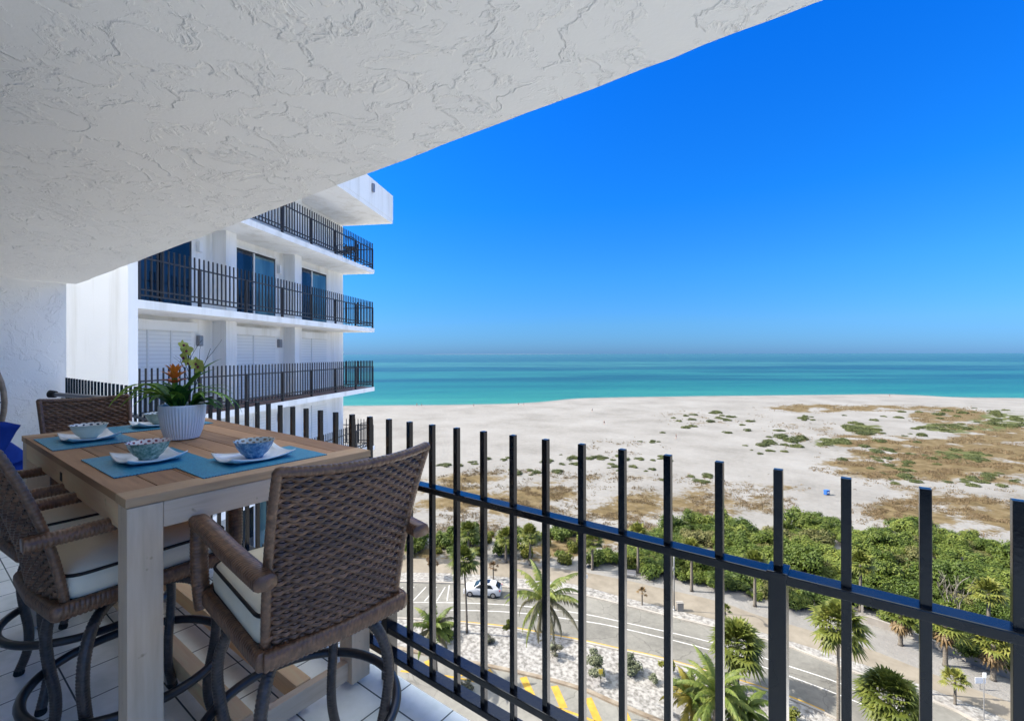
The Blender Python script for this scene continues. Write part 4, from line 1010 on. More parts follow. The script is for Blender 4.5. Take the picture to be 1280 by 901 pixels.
# ------------------------------------------------------------------ things left of the table
def egg_chair():
    c = V2(-5.32, 4.35)
    t = thing('wicker_chair', 'round rattan chair with blue cushion at the left edge beside the table', 'chair', (c.x, c.y, FLOOR), YAW)
    pts = [(.52 * math.cos(R(a)), 0.0, .95 + .56 * math.sin(R(a))) for a in range(-60, 241, 10)]
    MB().tube(pts, .022, rings=.02).build('hoop_frame', 'rattan', t, smooth=True)
    for i in range(9):
        x = -.44 + .11 * i; h = .95 + .56 * math.sqrt(max(0, 1 - (x / .52) ** 2))
        MB().tube([(x * .8, .08, .5), (x, .0, h)], .006, n=6).build('back_rod', 'rattan', t)
    for z in (.95, 1.2): 
        hw = .52 * math.sqrt(max(0, 1 - ((z - .95) / .56) ** 2)); MB().tube([(-hw, 0, z), (0, .06, z), (hw, 0, z)], .006, n=6).build('back_rod', 'rattan', t)
    MB().lathe([(0, .28), (.30, .29), (.42, .34), (.47, .42), (.45, .43), (.38, .36), (0, .32)], 28).build('seat_basket', 'rattan', t, smooth=True)
    for k in range(4):
        a = R(45 + 90 * k); MB().tube([(.25 * math.cos(a), .25 * math.sin(a), .32), (.36 * math.cos(a), .36 * math.sin(a), 0)], .02, rings=.02).build('leg', 'rattan', t, smooth=True)
    # thick folded blue cushion leaning in the seat, its soft corners hanging over the side
    def pillow(name, loc, rot, hx, hy, hz, parent):
        mb = MB(); N = 14; vs = []
        for s in (1, -1):
            for j in range(N + 1):
                for i in range(N + 1):
                    u, v = -1 + 2 * i / N, -1 + 2 * j / N
                    k = (1 - u ** 4) * (1 - v ** 4)
                    px, py = u * hx * (1 - .03 * (1 - v * v)), v * hy * (1 - .03 * (1 - u * u))
                    vs.append((px, py, s * hz * k ** .6 + .012 * noise.noise(Vector((u * 2, v * 2, s))) - .05 * max(0, u) ** 3))
        n = (N + 1) ** 2
        fs = [(j * (N + 1) + i, j * (N + 1) + i + 1, (j + 1) * (N + 1) + i + 1, (j + 1) * (N + 1) + i) for j in range(N) for i in range(N)]
        mb.add(vs, fs + [tuple(q_ + n for q_ in f[::-1]) for f in fs])
        o = mb.build(name, 'blue_cloth', parent, smooth=True); o.location = loc; o.rotation_euler = rot; return o
    pillow('back_cushion', (.34, -.06, .655), (R(72), R(16), R(4)), .25, .17, .10, t)
    pillow('seat_cushion', (.22, -.12, .46), (R(6), R(22), R(10)), .42, .34, .075, t)
    pillow('seat_cushion', (.22, -.14, .57), (R(8), R(26), R(4)), .42, .32, .08, t)
egg_chair()
def scope():
    # grey tube on a stand just behind the far stool
    a = V2(-4.04, 4.06, 0); 
    t = thing('spotting_scope', 'grey tube with black end cap on a stand behind the far stool', 'telescope', (a.x, a.y, FLOOR), YAW)
    zc = 1.05
    MB().tube([(0, 0, zc), (.16, .02, zc - .015), (.46, .06, zc - .045)], [.018, .018, .022], n=14).build('tube', 'grey_metal', t, smooth='auto')
    MB().tube([(-.035, -.005, zc + .004), (.01, 0, zc)], [.034, .030], n=16).build('end_cap', 'rubber', t, smooth='auto')
    MB().tube([(.22, .03, .6), (.22, .03, zc - .02)], .012).build('pole', 'rubber', t)
    for k in range(3):
        an = R(30 + 120 * k); MB().tube([(.22, .03, .66), (.22 + .28 * math.cos(an), .03 + .28 * math.sin(an), 0)], .010).build('leg', 'rubber', t)
scope()

# ------------------------------------------------------------------ vegetation
def leaf_quad(mb, c, n, sz, rnd, asp=.7):
    n = n.normalized(); a = n.orthogonal().normalized(); ang = rnd.uniform(0, 6.28)
    u = a * math.cos(ang) + n.cross(a) * math.sin(ang); w = n.cross(u)
    mb.add([c - u * sz, c + w * sz * asp + n * sz * .15, c + u * sz, c - w * sz * asp + n * sz * .15], [(0, 1, 2, 3)])
def bush_meshes(name, seed, R0, H0, lobes, leaves, sz, mat, stem=None):
    """returns list of (partname, mesh) of one bush: uneven mass of leaf clumps over a dark twig core"""
    rnd = random.Random(seed); mb = MB(); core = MB(); L = []
    for i in range(lobes):
        a = rnd.uniform(0, 6.28); r = R0 * .62 * math.sqrt(rnd.random()); rad = R0 * rnd.uniform(.30, .48)
        h = H0 * rnd.uniform(.55, 1.0) * (1 - .35 * (r / R0) ** 2)
        L.append((Vector((r * math.cos(a), r * math.sin(a), max(rad * .3, h - rad * .75))), rad))
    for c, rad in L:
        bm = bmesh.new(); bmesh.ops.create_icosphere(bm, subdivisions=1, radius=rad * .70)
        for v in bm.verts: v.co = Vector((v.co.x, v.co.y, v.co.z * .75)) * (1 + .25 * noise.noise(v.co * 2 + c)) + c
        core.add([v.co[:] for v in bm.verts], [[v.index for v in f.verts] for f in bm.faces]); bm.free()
        # skirt of leaves to the ground
        for k in range(int(leaves / lobes)):
            z = rnd.uniform(-.55, 1); th = rnd.uniform(0, 6.28); q_ = math.sqrt(max(0, 1 - z * z))
            d = Vector((q_ * math.cos(th), q_ * math.sin(th), z))
            rr = rad * (rnd.uniform(.74, 1.0) if rnd.random() > .12 else rnd.uniform(1.0, 1.22)) * (1 + .22 * noise.noise(d * 2.3 + c * 3))
            p = c + Vector((d.x, d.y, d.z * .8)) * rr
            if p.z < .04: p.z = rnd.uniform(.04, .3)
            nn = d * .8 + Vector((rnd.uniform(-.7, .7), rnd.uniform(-.7, .7), rnd.uniform(.0, .9)))
            leaf_quad(mb, p, nn, sz * rnd.uniform(.6, 1.25), rnd)
    return mb, core
def make_plant(name, mb, core, mat, label, cat, group=None, core_mat='bush_core', trunk=None):
    t = thing(name, label, cat, (0, 0, 0), 0, group)
    mb.build('foliage', mat, t, fixn=False)
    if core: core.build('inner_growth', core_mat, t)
    if trunk: trunk.build('trunk', 'branch', t, smooth=True)
    return t
def inside(poly, x, y):
    c = False; j = len(poly) - 1
    for i in range(len(poly)):
        if (poly[i][1] > y) != (poly[j][1] > y) and x < (poly[j][0] - poly[i][0]) * (y - poly[i][1]) / (poly[j][1] - poly[i][1]) + poly[i][0]: c = not c
        j = i
    return c
rb = random.Random(11)
protos = []
for i in range(5):
    mb, core = bush_meshes('sea_grape_bush', 20 + i, 2.5, 2.5, 9, 2300, .135, 'bush')
    protos.append((mb, core))
POLY_R = [(838, 668), (850, 655), (905, 658), (955, 680), (980, 664), (1020, 652), (1052, 660), (1066, 678), (1095, 668), (1150, 662), (1180, 676), (1230, 682), (1300, 698), (1320, 850), (1268, 836), (1200, 806), (1150, 788), (1075, 760), (1010, 764), (960, 752), (890, 734), (790, 714), (755, 702), (800, 690)]
GAPS = [(1053, 690, 30, 9), (875, 690, 30, 8), (960, 705, 14, 6), (1150, 735, 14, 8), (905, 718, 12, 5), (1010, 735, 16, 6), (1215, 745, 16, 7)]
spots = []
tries = 0
while tries < 16000 and len(spots) < 215:
    tries += 1
    x, y = rb.uniform(750, 1300), 650 + 190 * rb.random() ** .8
    if not inside(POLY_R, x, y): continue
    if any(((x - a) / c) ** 2 + ((y - b) / d) ** 2 < 1 for a, b, c, d in GAPS): continue
    p = P(x, y); s = rb.uniform(.6, 1.15)
    if y > 640 + (x - 750) * .2 + 35: s *= .85
    if any((p - q_).length < 1.55 * (s + s2) * .80 for q_, s2 in spots): continue
    spots.append((p, s))
made = []
for i, (p, s) in enumerate(spots):
    k = i if i < 5 else rb.choice((0, 0, 0, 2, 2, 2, 1, 3, 4))
    if i < 5:
        o = make_plant('sea_grape_bush', *protos[k], ('bush', 'bush_light', 'bush', 'bush_mix', 'bush_light')[k], 'rounded green sea grape bush in the thicket between pavement and dunes', 'bush', 'green bushes in the thicket beyond the road'); made.append(o)
    else: o = copy_tree(made[k])
    o.location = p; o.rotation_euler = (0, 0, rb.uniform(0, 6.28)); o.scale = (s * rb.uniform(.8, 1.2), s * rb.uniform(.8, 1.2), s * rb.uniform(.6, 1.4))
for x, y, s in ((1158, 797, .62), (1212, 824, .72), (1262, 842, .8), (1192, 812, .5)):
    o = copy_tree(made[rb.choice((0, 1, 2))]); o.location = P(x, y); o.scale = (s, s, s * 1.15); o.rotation_euler = (0, 0, rb.uniform(0, 6))
# sparser scrub at left, behind the car
POLY_L = [(470, 706), (470, 668), (560, 664), (640, 668), (720, 668), (760, 690), (792, 712), (715, 706), (640, 698), (540, 693)]
mbs, cs = bush_meshes('scrub_bush', 51, 1.5, 1.5, 6, 900, .12, 'bush')
mbs2, cs2 = bush_meshes('scrub_bush', 52, 1.4, 1.3, 6, 800, .12, 'bush')
m1 = make_plant('scrub_bush', mbs, cs, 'bush', 'low green scrub bush on the sand behind the parked car', 'bush', 'scrub bushes behind the car')
m2 = make_plant('scrub_bush', mbs2, cs2, 'olive_round', 'low yellow green scrub bush on the sand behind the parked car', 'bush', 'yellow green scrub bushes behind the car')
sl = []; tries = 0; f1 = f2 = True
while tries < 4000 and len(sl) < 46:
    tries += 1
    x, y = rb.uniform(470, 795), rb.uniform(662, 712)
    if not inside(POLY_L, x, y): continue
    p = P(x, y)
    if any((p - q_).length < 2.0 for q_ in sl): continue
    sl.append(p); src = m1 if rb.random() < .65 else m2
    if src is m1 and f1: o = m1; f1 = False
    elif src is m2 and f2: o = m2; f2 = False
    else: o = copy_tree(src)
    s = rb.uniform(.6, 1.3); o.location = p; o.rotation_euler = (0, 0, rb.uniform(0, 6)); o.scale = (s, s, s * rb.uniform(.9, 1.5))
# low green mounds on the dunes: each one a plant
mbd, cd = bush_meshes('dune_shrub', 61, 1.6, .55, 8, 700, .15, 'dune_green')
md = make_plant('dune_shrub', mbd, None, 'dune_green', 'low flat green shrub growing on the white dune sand', 'shrub', 'low shrubs on the dune')
dn = []
for (cx_, cy_, rx, ry, n) in ((585, 578, 14, 4, 4), (620, 573, 20, 4, 5), (700, 579, 26, 4, 8), (752, 574, 26, 3, 7), (790, 586, 30, 4, 8), (680, 591, 60, 3, 8), (560, 584, 20, 4, 4), (820, 577, 30, 4, 4), (640, 586, 14, 3, 4),
                              (1080, 538, 26, 6, 16), (1200, 572, 36, 8, 18), (1255, 527, 36, 10, 18), (1190, 536, 44, 5, 14), (1040, 553, 22, 5, 9), (980, 548, 26, 10, 12), (885, 523, 55, 7, 10), (1130, 556, 60, 20, 14), (1240, 600, 40, 10, 6), (860, 600, 40, 6, 5), (900, 532, 60, 10, 9), (1150, 520, 60, 5, 8), (1180, 590, 90, 22, 22), (1100, 575, 50, 12, 10), (960, 560, 40, 10, 8), (1230, 515, 50, 5, 8), (700, 575, 150, 8, 12), (830, 545, 40, 12, 7), (1040, 525, 60, 8, 8)):
    for i in range(int(n * (1.22 if cx_ > 850 else .85))):
        a = rb.uniform(0, 6.28); r = math.sqrt(rb.random()); dn.append((cx_ + rx * r * math.cos(a), cy_ + ry * r * math.sin(a)))
for i, (x, y) in enumerate(dn):
    o = md if i == 0 else copy_tree(md); s = rb.uniform(.4, 1.35) * (1.2 if y < 560 else .8)
    o.location = P(x, y); o.rotation_euler = (0, 0, rb.uniform(0, 6)); o.scale = (s * rb.uniform(.8, 1.5), s, s * rb.uniform(.6, 1.0))
# dry grass tufts: nobody could count them
def dune_grass():
    mb = MB(); r = random.Random(5); n = 0
    while n < 24000:
        x, y = r.uniform(430, 1300), 505 + 190 * r.random()
        b, g = cover_at(x, y)
        if r.random() > b * 4.5 or noise.noise(Vector((x * .05, y * .16, 9))) < -.12: continue
        if y > 640 and inside(POLY_R, x, y): continue
        p = P(x, y)
        if noise.noise(p * .12) < -.05 or (y > 689): 
            continue
        n += 1; h = r.uniform(.12, .30) if y > 600 else r.uniform(.15, .4)
        for k in range(4):
            a = r.uniform(0, 6.28); w = h * .13; d = Vector((math.cos(a), math.sin(a), 0)); e = Vector((r.uniform(-.3, .3), r.uniform(-.3, .3), 0)) * h
            c = p + Vector((r.uniform(-.3, .3), r.uniform(-.3, .3), 0))
            mb.add([c - d * w, c + d * w, c + d * w * .5 + e * 2 + Vector((0, 0, h)), c - d * w * .9 + e * 2.2 + Vector((0, 0, h * .8))], [(0, 1, 2, 3)])
    o = mb.build('dune_grass', 'dry_grass', fixn=False); tag(o, 'dry brown grass tufts spread over the dune sand', 'grass'); stuff(o)
dune_grass()

# ---- palms
def palm_trunk(h, r0, r1, lean=(0, 0), n=14):
    pts = [(lean[0] * (i / n) ** 1.6, lean[1] * (i / n) ** 1.6, h * i / n - .05 * (i == 0)) for i in range(n + 1)]
    rr = [r0 * 1.35 if i == 0 else r0 + (r1 - r0) * i / n for i in range(n + 1)]
    return MB().tube(pts, [r_ * (1 + .05 * (i % 2)) for i, r_ in enumerate(rr)], n=10)
def fan_frond(mb, base, az, el, pet, rad, rnd, k=13, droop=.5):
    d = Vector((math.cos(az) * math.cos(el), math.sin(az) * math.cos(el), math.sin(el))); sd = Vector((-math.sin(az), math.cos(az), 0)); up = sd.cross(d) * -1
    hub = base + d * pet + Vector((0, 0, -.10 * pet))
    mb.add([base - sd * .02, base + sd * .02, hub + sd * .015, hub - sd * .015], [(0, 1, 2, 3)])
    for i in range(k):
        a = -1.9 + 3.8 * i / (k - 1) + rnd.uniform(-.06, .06)
        ln = rad * (1 - .28 * abs(a) / 1.9) * rnd.uniform(.85, 1.1)
        v = (d * math.cos(a) + sd * math.sin(a)).normalized(); w = up.cross(v).normalized() * rad * .085
        p1 = hub + v * ln * .55 + up * .03; p2 = hub + v * ln + Vector((0, 0, -droop * ln * rnd.uniform(.3, .8)))
        mb.add([hub - w * .3, hub + w * .3, p1 + w, p1 - w, p2], [(0, 1, 2, 3), (3, 2, 4)])
def sabal_crown(seed, n=40, rad=.75, pet=.85, lo=-45, dead=0):
    rnd = random.Random(seed); mb = MB(); dd = MB()
    for i in range(n):
        el = R(lo + (88 - lo) * (1 - i / n) ** .8 + rnd.uniform(-8, 8)); az = i * 2.4 + rnd.uniform(-.3, .3)
        fan_frond(mb, Vector((0, 0, 0)), az, el, pet * rnd.uniform(.8, 1.15), rad * rnd.uniform(.85, 1.15), rnd, droop=.45)
    for i in range(dead):
        fan_frond(dd, Vector((0, 0, -.1)), rnd.uniform(0, 6.28), R(rnd.uniform(-85, -50)), pet * .8, rad * .9, rnd, k=9, droop=.6)
    return mb, dd
def feather_frond(mb, base, az, el, ln, rnd, droop, pairs=32, leaf=.48, hang=.7):
    d = Vector((math.cos(az), math.sin(az), 0)); sd = Vector((-d.y, d.x, 0)); p = Vector(base); e = el; pts = []
    n = pairs
    for i in range(n + 1):
        pts.append((p.copy(), d * math.cos(e) + Vector((0, 0, math.sin(e)))))
        p = p + (d * math.cos(e) + Vector((0, 0, math.sin(e)))) * ln / n; e -= droop / n * (.5 + i / n)
    for i in range(n):
        a, b = pts[i][0], pts[i + 1][0]; w = .022 * (1 - i / n) + .005
        mb.add([a - sd * w, a + sd * w, b + sd * w, b - sd * w], [(0, 1, 2, 3)])
    for i in range(3, n + 1):
        p, tg = pts[i]; t = i / n; L = leaf * math.sin(math.pi * min(.95, .18 + .8 * t)) * rnd.uniform(.85, 1.15)
        up = sd.cross(tg) * -1
        for s in (-1, 1):
            v = (sd * s * .75 + tg * .55 + Vector((0, 0, -hang * rnd.uniform(.5, 1.2)))).normalized(); w = tg * .055
            q_ = p + v * L * .55; e_ = p + v * L + Vector((0, 0, -.25 * L * hang))
            mb.add([p - w, p + w, q_ + w, q_ - w, e_], [(0, 1, 2, 3), (3, 2, 4)])
def coco_crown(seed, n=20, ln=2.5, lo=-40, dry=.0, hang=.8):
    rnd = random.Random(seed); mb = MB(); dd = MB()
    for i in range(n):
        t = i / n; el = R(78 - (78 - lo) * t + rnd.uniform(-8, 8))
        feather_frond(dd if rnd.random() < dry * t * 1.6 else mb, (0, 0, 0), i * 2.4 + rnd.uniform(-.3, .3), el, ln * rnd.uniform(.85, 1.1), rnd, R(75 + 30 * t), hang=hang * (.6 + t))
    return mb, dd
def palm(name, label, px, py, top_py, crown, trunk_r, mat, dmat, lean=(0, 0), cat='palm tree', dx=0, scale=1.0, group=None):
    """base at ground point (px,py); crown heart at picture height top_py"""
    g = P(px, py); dep = g.dot(FW); h = HG - (top_py - HY) * dep / F
    t = thing(name, label, cat, g, 0, group)
    lean = RT * (dx * dep / F)
    palm_trunk(h, trunk_r, trunk_r * .75, (lean.x, lean.y)).build('trunk', 'bark', t, smooth=True)
    mb, dd = crown
    c = mb.build('crown', mat, t, fixn=False); c.location = (lean.x, lean.y, h); c.scale = (scale,) * 3
    if dd.v:
        d = dd.build('dry_fronds', dmat, t, fixn=False); d.location = (lean.x, lean.y, h); d.scale = (scale,) * 3
    return t
palm('coconut_palm', 'tall coconut palm with drooping half dry fronds beside the yellow hatched driveway', 683, 902, 748, coco_crown(3, 30, 3.6, -65, .75, 1.0), .15, 'coco', 'coco_dry', dx=-3)
palm('fan_palm', 'slender fan palm on the white gravel in front of the parked white car', 583, 791, 700, sabal_crown(5, 44, 1.05, .9, -65), .11, 'sabal', 'sabal_dead', dx=-4)
palm('feather_palm', 'bushy feather palm growing below the railing corner post', 545, 850, 785, coco_crown(8, 26, 2.7, -25, .3, .7), .12, 'coco', 'coco_dry', dx=-4)
palm('fan_palm', 'fan palm with round green crown on the island just left of the thick railing post', 921, 862, 806, sabal_crown(12, 60, 1.3, 1.25, -55), .14, 'sabal', 'sabal_dead')
palm('fan_palm', 'tall slender fan palm right of the thick railing post, rising over the road', 1047, 915, 782, sabal_crown(13, 56, 1.1, 1.15, -60), .12, 'sabal', 'sabal_dead')
palm('fan_palm', 'full yellow green fan palm close below the railing at lower right', 1112, 930, 872, sabal_crown(14, 90, 1.1, 1.25, -65), .17, 'sabal', 'sabal_dead')
palm('fan_palm', 'young small fan palm on the verge at lower right casting a star shadow', 1193, 881, 851, sabal_crown(15, 26, .6, .6, -25), .10, 'sabal', 'sabal_dead')
palm('feather_palm', 'yellowing feather palm in the clump at the bottom near the thick railing post', 890, 930, 868, coco_crown(16, 30, 3.3, -35, .0, .6), .15, 'coco', 'coco_dry', dx=6)
palm('feather_palm', 'shorter feather palm with golden lower fronds at the left of the bottom clump', 866, 915, 872, coco_crown(17, 24, 2.5, -55, .8, .6), .12, 'coco', 'coco_yellow', dx=-2)
palm('feather_palm', 'low feather palm at the right side of the bottom clump', 928, 925, 888, coco_crown(18, 24, 2.5, -25, .1, .6), .12, 'coco', 'coco_dry', dx=2)
for lab, px, py, ty, sd, n in (('skirted fan palm by the low white wall, nearest the wall corner post', 1125, 807, 768, 21, 30), ('skirted fan palm by the low white wall, middle one of the three', 1181, 833, 781, 22, 30), ('skirted fan palm by the low white wall at far right', 1241, 851, 806, 23, 30),
                     ):
    palm('skirted_palm', lab, px, py, ty, sabal_crown(sd, n + 10, 1.05, .95, -15, 22), .19, 'sabal', 'sabal_dead', group='palms with brown skirts along the low wall')
for lab, px, py, ty, sd in (('cabbage palm with bare pale trunk rising out of bushes above the street lamp', 864, 739, 688, 31), ('cabbage palm with bare trunk among bushes right of the street lamp shadow', 943, 758, 705, 32), ('cabbage palm with pale trunk at the left end of the thicket', 797, 716, 668, 33),
                            ('cabbage palm with crown over the thicket near the right hand wall', 1075, 765, 706, 34), ('cabbage palm standing behind the parked white car', 632, 703, 672, 35), ('cabbage palm left of the slender palm, at the scrub edge', 585, 697, 664, 36), ('cabbage palm above the coconut palm, at the scrub edge', 662, 706, 668, 37), ('cabbage palm at the far left of the scrub, next to the stool back', 515, 697, 664, 38), ('cabbage palm inside the thicket at far right', 1235, 800, 742, 39), ('cabbage palm between the coconut palm and the thicket', 740, 712, 676, 40)):
    palm('cabbage_palm', lab, px, py, ty, sabal_crown(sd, 38, .95, .9, -35), .17, 'sabal', 'sabal_dead', group='cabbage palms in the thicket')
palm('small_palm', 'tiny dried palm on the verge left of the street lamp', 802, 756, 740, sabal_crown(41, 14, .35, .4, -30), .08, 'sabal_dead', 'sabal_dead')
palm('small_palm', 'tiny brownish palm on the verge just behind the parked car', 616, 724, 708, sabal_crown(42, 14, .4, .45, -30), .09, 'autumn', 'sabal_dead')
palm('small_palm', 'tiny green palm on the pavement edge under the lamp shadow', 906, 778, 762, sabal_crown(43, 14, .45, .4, -10), .09, 'sabal', 'sabal_dead')
# shrubs on the island
def shrub(name, label, px, py, wpx, hpx, mat, seed, lobes=7, leaves=900, sz=.085, cm='bush_core', group=None):
    g = P(px, py); dep = g.dot(FW); r = wpx * dep / F / 2; h = hpx * dep / F * .80
    mb, core = bush_meshes(name, seed, r * 1.05, h, lobes, leaves, sz, mat)
    o = make_plant(name, mb, core, mat, label, 'shrub', group, cm); o.location = g; return o
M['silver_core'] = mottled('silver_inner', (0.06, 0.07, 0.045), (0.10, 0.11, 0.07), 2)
shrub('silver_shrub', 'large grey green round shrub on the white gravel island, beside the little sign', 741, 848, 34, 44, 'silver', 71, 9, 1700, .085, 'silver_core')
shrub('silver_shrub', 'second grey green shrub on the gravel island, to the right of the largest one', 788, 842, 30, 30, 'silver', 72, 8, 1300, .085, 'silver_core')
shrub('silver_shrub', 'small sparse grey shrub near the right end of the gravel island', 816, 854, 14, 18, 'silver', 73, 5, 260, .08, 'silver_core')
shrub('twiggy_shrub', 'twiggy grey shrub under the coconut palm fronds', 692, 822, 24, 24, 'twiggy', 74, 6, 420, .08, 'silver_core')
shrub('twiggy_shrub', 'low grey shrub on the gravel between the slender palm and the coconut palm', 609, 802, 20, 14, 'twiggy', 75, 6, 380, .08, 'silver_core')
shrub('round_shrub', 'small round yellow green bush by the yellow line', 636, 794, 16, 26, 'olive_round', 76, 5, 500, .08)
shrub('round_shrub', 'rounded olive bush in front of the bottom palm clump, left', 832, 842, 22, 26, 'olive_round', 77, 6, 700, .08)
shrub('round_shrub', 'green leafy bush at the left foot of the bottom palm clump', 852, 872, 40, 34, 'bush', 78, 7, 900, .09)
shrub('round_shrub', 'green leafy bush behind the bottom palm clump', 905, 872, 50, 30, 'bush', 79, 7, 900, .09)
shrub('round_shrub', 'green leafy bush below the feather palm at the railing corner', 552, 800, 36, 26, 'bush', 80, 7, 900, .09)
shrub('silver_shrub', 'grey shrub just right of the feather palm at the railing corner', 569, 790, 14, 20, 'silver', 81, 5, 400, .08, 'silver_core')
shrub('round_shrub', 'yellow green bush at the bottom edge right of the thick railing post', 985, 905, 36, 24, 'olive_round', 82, 7, 900, .09)
shrub('twiggy_shrub', 'low twiggy shrub by the driveway edge seen under the railing', 580, 862, 26, 16, 'twiggy', 83, 6, 400, .09, 'silver_core')
mbt, ct = bush_meshes('rusty_tree', 91, 1.1, 1.2, 6, 500, .10, 'autumn')
g = P(540, 721); mbt.v = [(x, y, z + 1.4) for x, y, z in mbt.v]
o = make_plant('rusty_tree', mbt, None, 'autumn', 'small rusty leaved tree on the verge at the left of the road', 'tree', None, 'bush_core', MB().tube([(0, 0, 0), (.05, 0, .8), (0, .05, 2.0)], [.09, .07, .04])); o.location = g
# bare branches of a half dead bush
def bare():
    rnd = random.Random(3); g = P(1190, 770); t = thing('bare_bush', 'leafless grey branches standing in the green thicket at right', 'bush', g + Vector((0, 0, .3))); 
    for k in range(7):
        mb = MB(); p = Vector((rnd.uniform(-.6, .6), rnd.uniform(-.6, .6), 0)); d = Vector((rnd.uniform(-.6, .6), rnd.uniform(-.6, .6), 1)).normalized(); pts = [p.copy()]
        for i in range(6):
            d = (d + Vector((rnd.uniform(-.4, .4), rnd.uniform(-.4, .4), .1))).normalized(); p = p + d * .6; pts.append(p.copy())
            if i > 1:
                for q_ in range(2): mb.tube([p, p + (d + Vector((rnd.uniform(-1, 1), rnd.uniform(-1, 1), .3))).normalized() * .9], [.03, .008], n=5)
        mb.tube(pts, [.07 - .009 * i for i in range(7)], n=6); mb.build('branch', 'branch', t, smooth=True)
bare()

# ------------------------------------------------------------------ low wall at right, signs, lamps, bin
def low_wall():
    t = thing('low_wall', 'low white garden wall along the thicket at lower right', 'wall')
    line = line_px([(1077, 777), (1110, 788), (1151, 804), (1200, 824), (1264, 850), (1330, 880)], 4)
    mb = MB(); vs = []
    for i, p in enumerate(line):
        tt = (line[min(i + 1, len(line) - 1)] - line[max(i - 1, 0)]).normalized(); n = Vector((-tt.y, tt.x, 0)) * .12
        vs += [p - n, p - n + Vector((0, 0, .7)), p + n + Vector((0, 0, .7)), p + n]
    fs = [(i * 4 + k, i * 4 + (k + 1) % 4, i * 4 + 4 + (k + 1) % 4, i * 4 + 4 + k) for i in range(len(line) - 1) for k in range(4)] + [(3, 2, 1, 0), tuple(range(len(vs) - 4, len(vs)))]
    mb.add(vs, fs); mb.build('coping', 'concrete', t)
    p = line[0]; MB().box(p.x - .1, p.x + .1, p.y - .1, p.y + .1, 0, 2.0).build('end_post', 'concrete', t)
low_wall()
def street_lamp(px, py, h, az, label):
    g = P(px, py); t = thing('street_lamp', label, 'street lamp', g, az)
    MB().lathe([(0, 0), (.16, 0), (.16, .1), (.10, .18), (.10, .45), (.07, .5)], 12).build('base', 'lamp_metal', t)
    MB().tube([(0, 0, .4), (0, 0, h)], [.075, .05], n=10).build('pole', 'lamp_metal', t, smooth=True)
    a = MB().tube(smooth_line([(0, 0, h - .6), (.3, 0, h + .1), (.9, 0, h + .35), (1.5, 0, h + .35)], 4), .035, n=8).build('arm', 'lamp_metal', t, smooth=True)
    MB().box(1.35, 1.95, -.14, .14, h + .27, h + .41, bev=.05).build('lamp_head', 'lamp_metal', t)
    MB().box(-.14, .14, -.12, -.06, h * .62, h * .62 + .35, bev=.02).build('control_box', 'lamp_metal', t)
    return t
street_lamp(842, 763, 7.0, YAW - R(95), 'street lamp on the verge left of the thick railing post')
street_lamp(1160, 868, 6.2, YAW + R(65), 'street lamp behind a picket at lower right, its shadow crossing the pavement')
def sign(px, py, h, w, sh, mat, label, az=None):
    g = P(px, py); t = thing('road_sign', label, 'sign', g, YAW if az is None else az)
    MB().tube([(0, 0, 0), (0, 0, h)], .035, n=8).build('post', 'lamp_metal', t)
    MB().box(-w / 2, w / 2, -.05, -.03, h - sh, h, bev=.01).build('panel', mat, t)
sign(750, 858, 1.5, .35, .5, 'sign_yellow', 'small yellow sign on a short post beside the largest grey shrub')
sign(732, 739, 2.0, .35, .45, 'sign_white', 'small roadside sign post on the verge right of the coconut palm')
sign(1229, 900, 3.6, .3, .4, 'sign_white', 'thin pale post with small sign at lower right')
sign(1224, 862, 1.0, .9, .5, 'sign_white', 'white board on a low post beside the right hand palm')
sign(572, 722, 1.2, .3, .6, 'sign_white', 'small white post box on the verge behind the slender palm')
def bench(px, py, az):
    t = thing('park_bench', 'pale grey bench at the pavement edge left of the street lamp', 'bench', P(px, py), az)
    MB().box(-.9, .9, -.22, .22, .42, .47, bev=.01).build('seat', 'alloy', t); MB().box(-.9, .9, .2, .25, .55, .9, bev=.01).build('backrest', 'alloy', t)
    for x in (-.7, .7): MB().box(x - .04, x + .04, -.2, .24, 0, .55).build('leg', 'lamp_metal', t)
bench(785, 722, YAW - R(15))
def box_pedestal(px, py, label):
    t = thing('utility_box', label, 'utility box', P(px, py), YAW)
    MB().box(-.35, .35, -.25, .25, 0, .85, bev=.03).build('cabinet', 'concrete', t); MB().box(-.38, .38, -.28, .28, .85, .92, bev=.02).build('lid', 'concrete', t)
box_pedestal(849, 763, 'pale utility box at the foot of the street lamp')
def bins(px, py):
    t = thing('beach_bin', 'blue bin on the white sand at the dune path', 'bin', P(px, py), YAW + R(20))
    MB().box(-.55, .55, -.4, .4, .08, 1.05, bev=.05).build('body', 'bin_blue', t); MB().box(-.6, .6, -.45, .45, 1.05, 1.18, bev=.04).build('lid', 'bin_blue', t)
    for x in (-.4, .4): MB().tube([(x, -.42, .12), (x, .42, .12)], .11, n=12).build('wheel', 'rubber', t)
    MB().box(-.35, .35, -.415, -.405, .45, .85).build('label_panel', 'sign_white', t); t.scale = (.8, .8, .8)
bins(1033, 619)

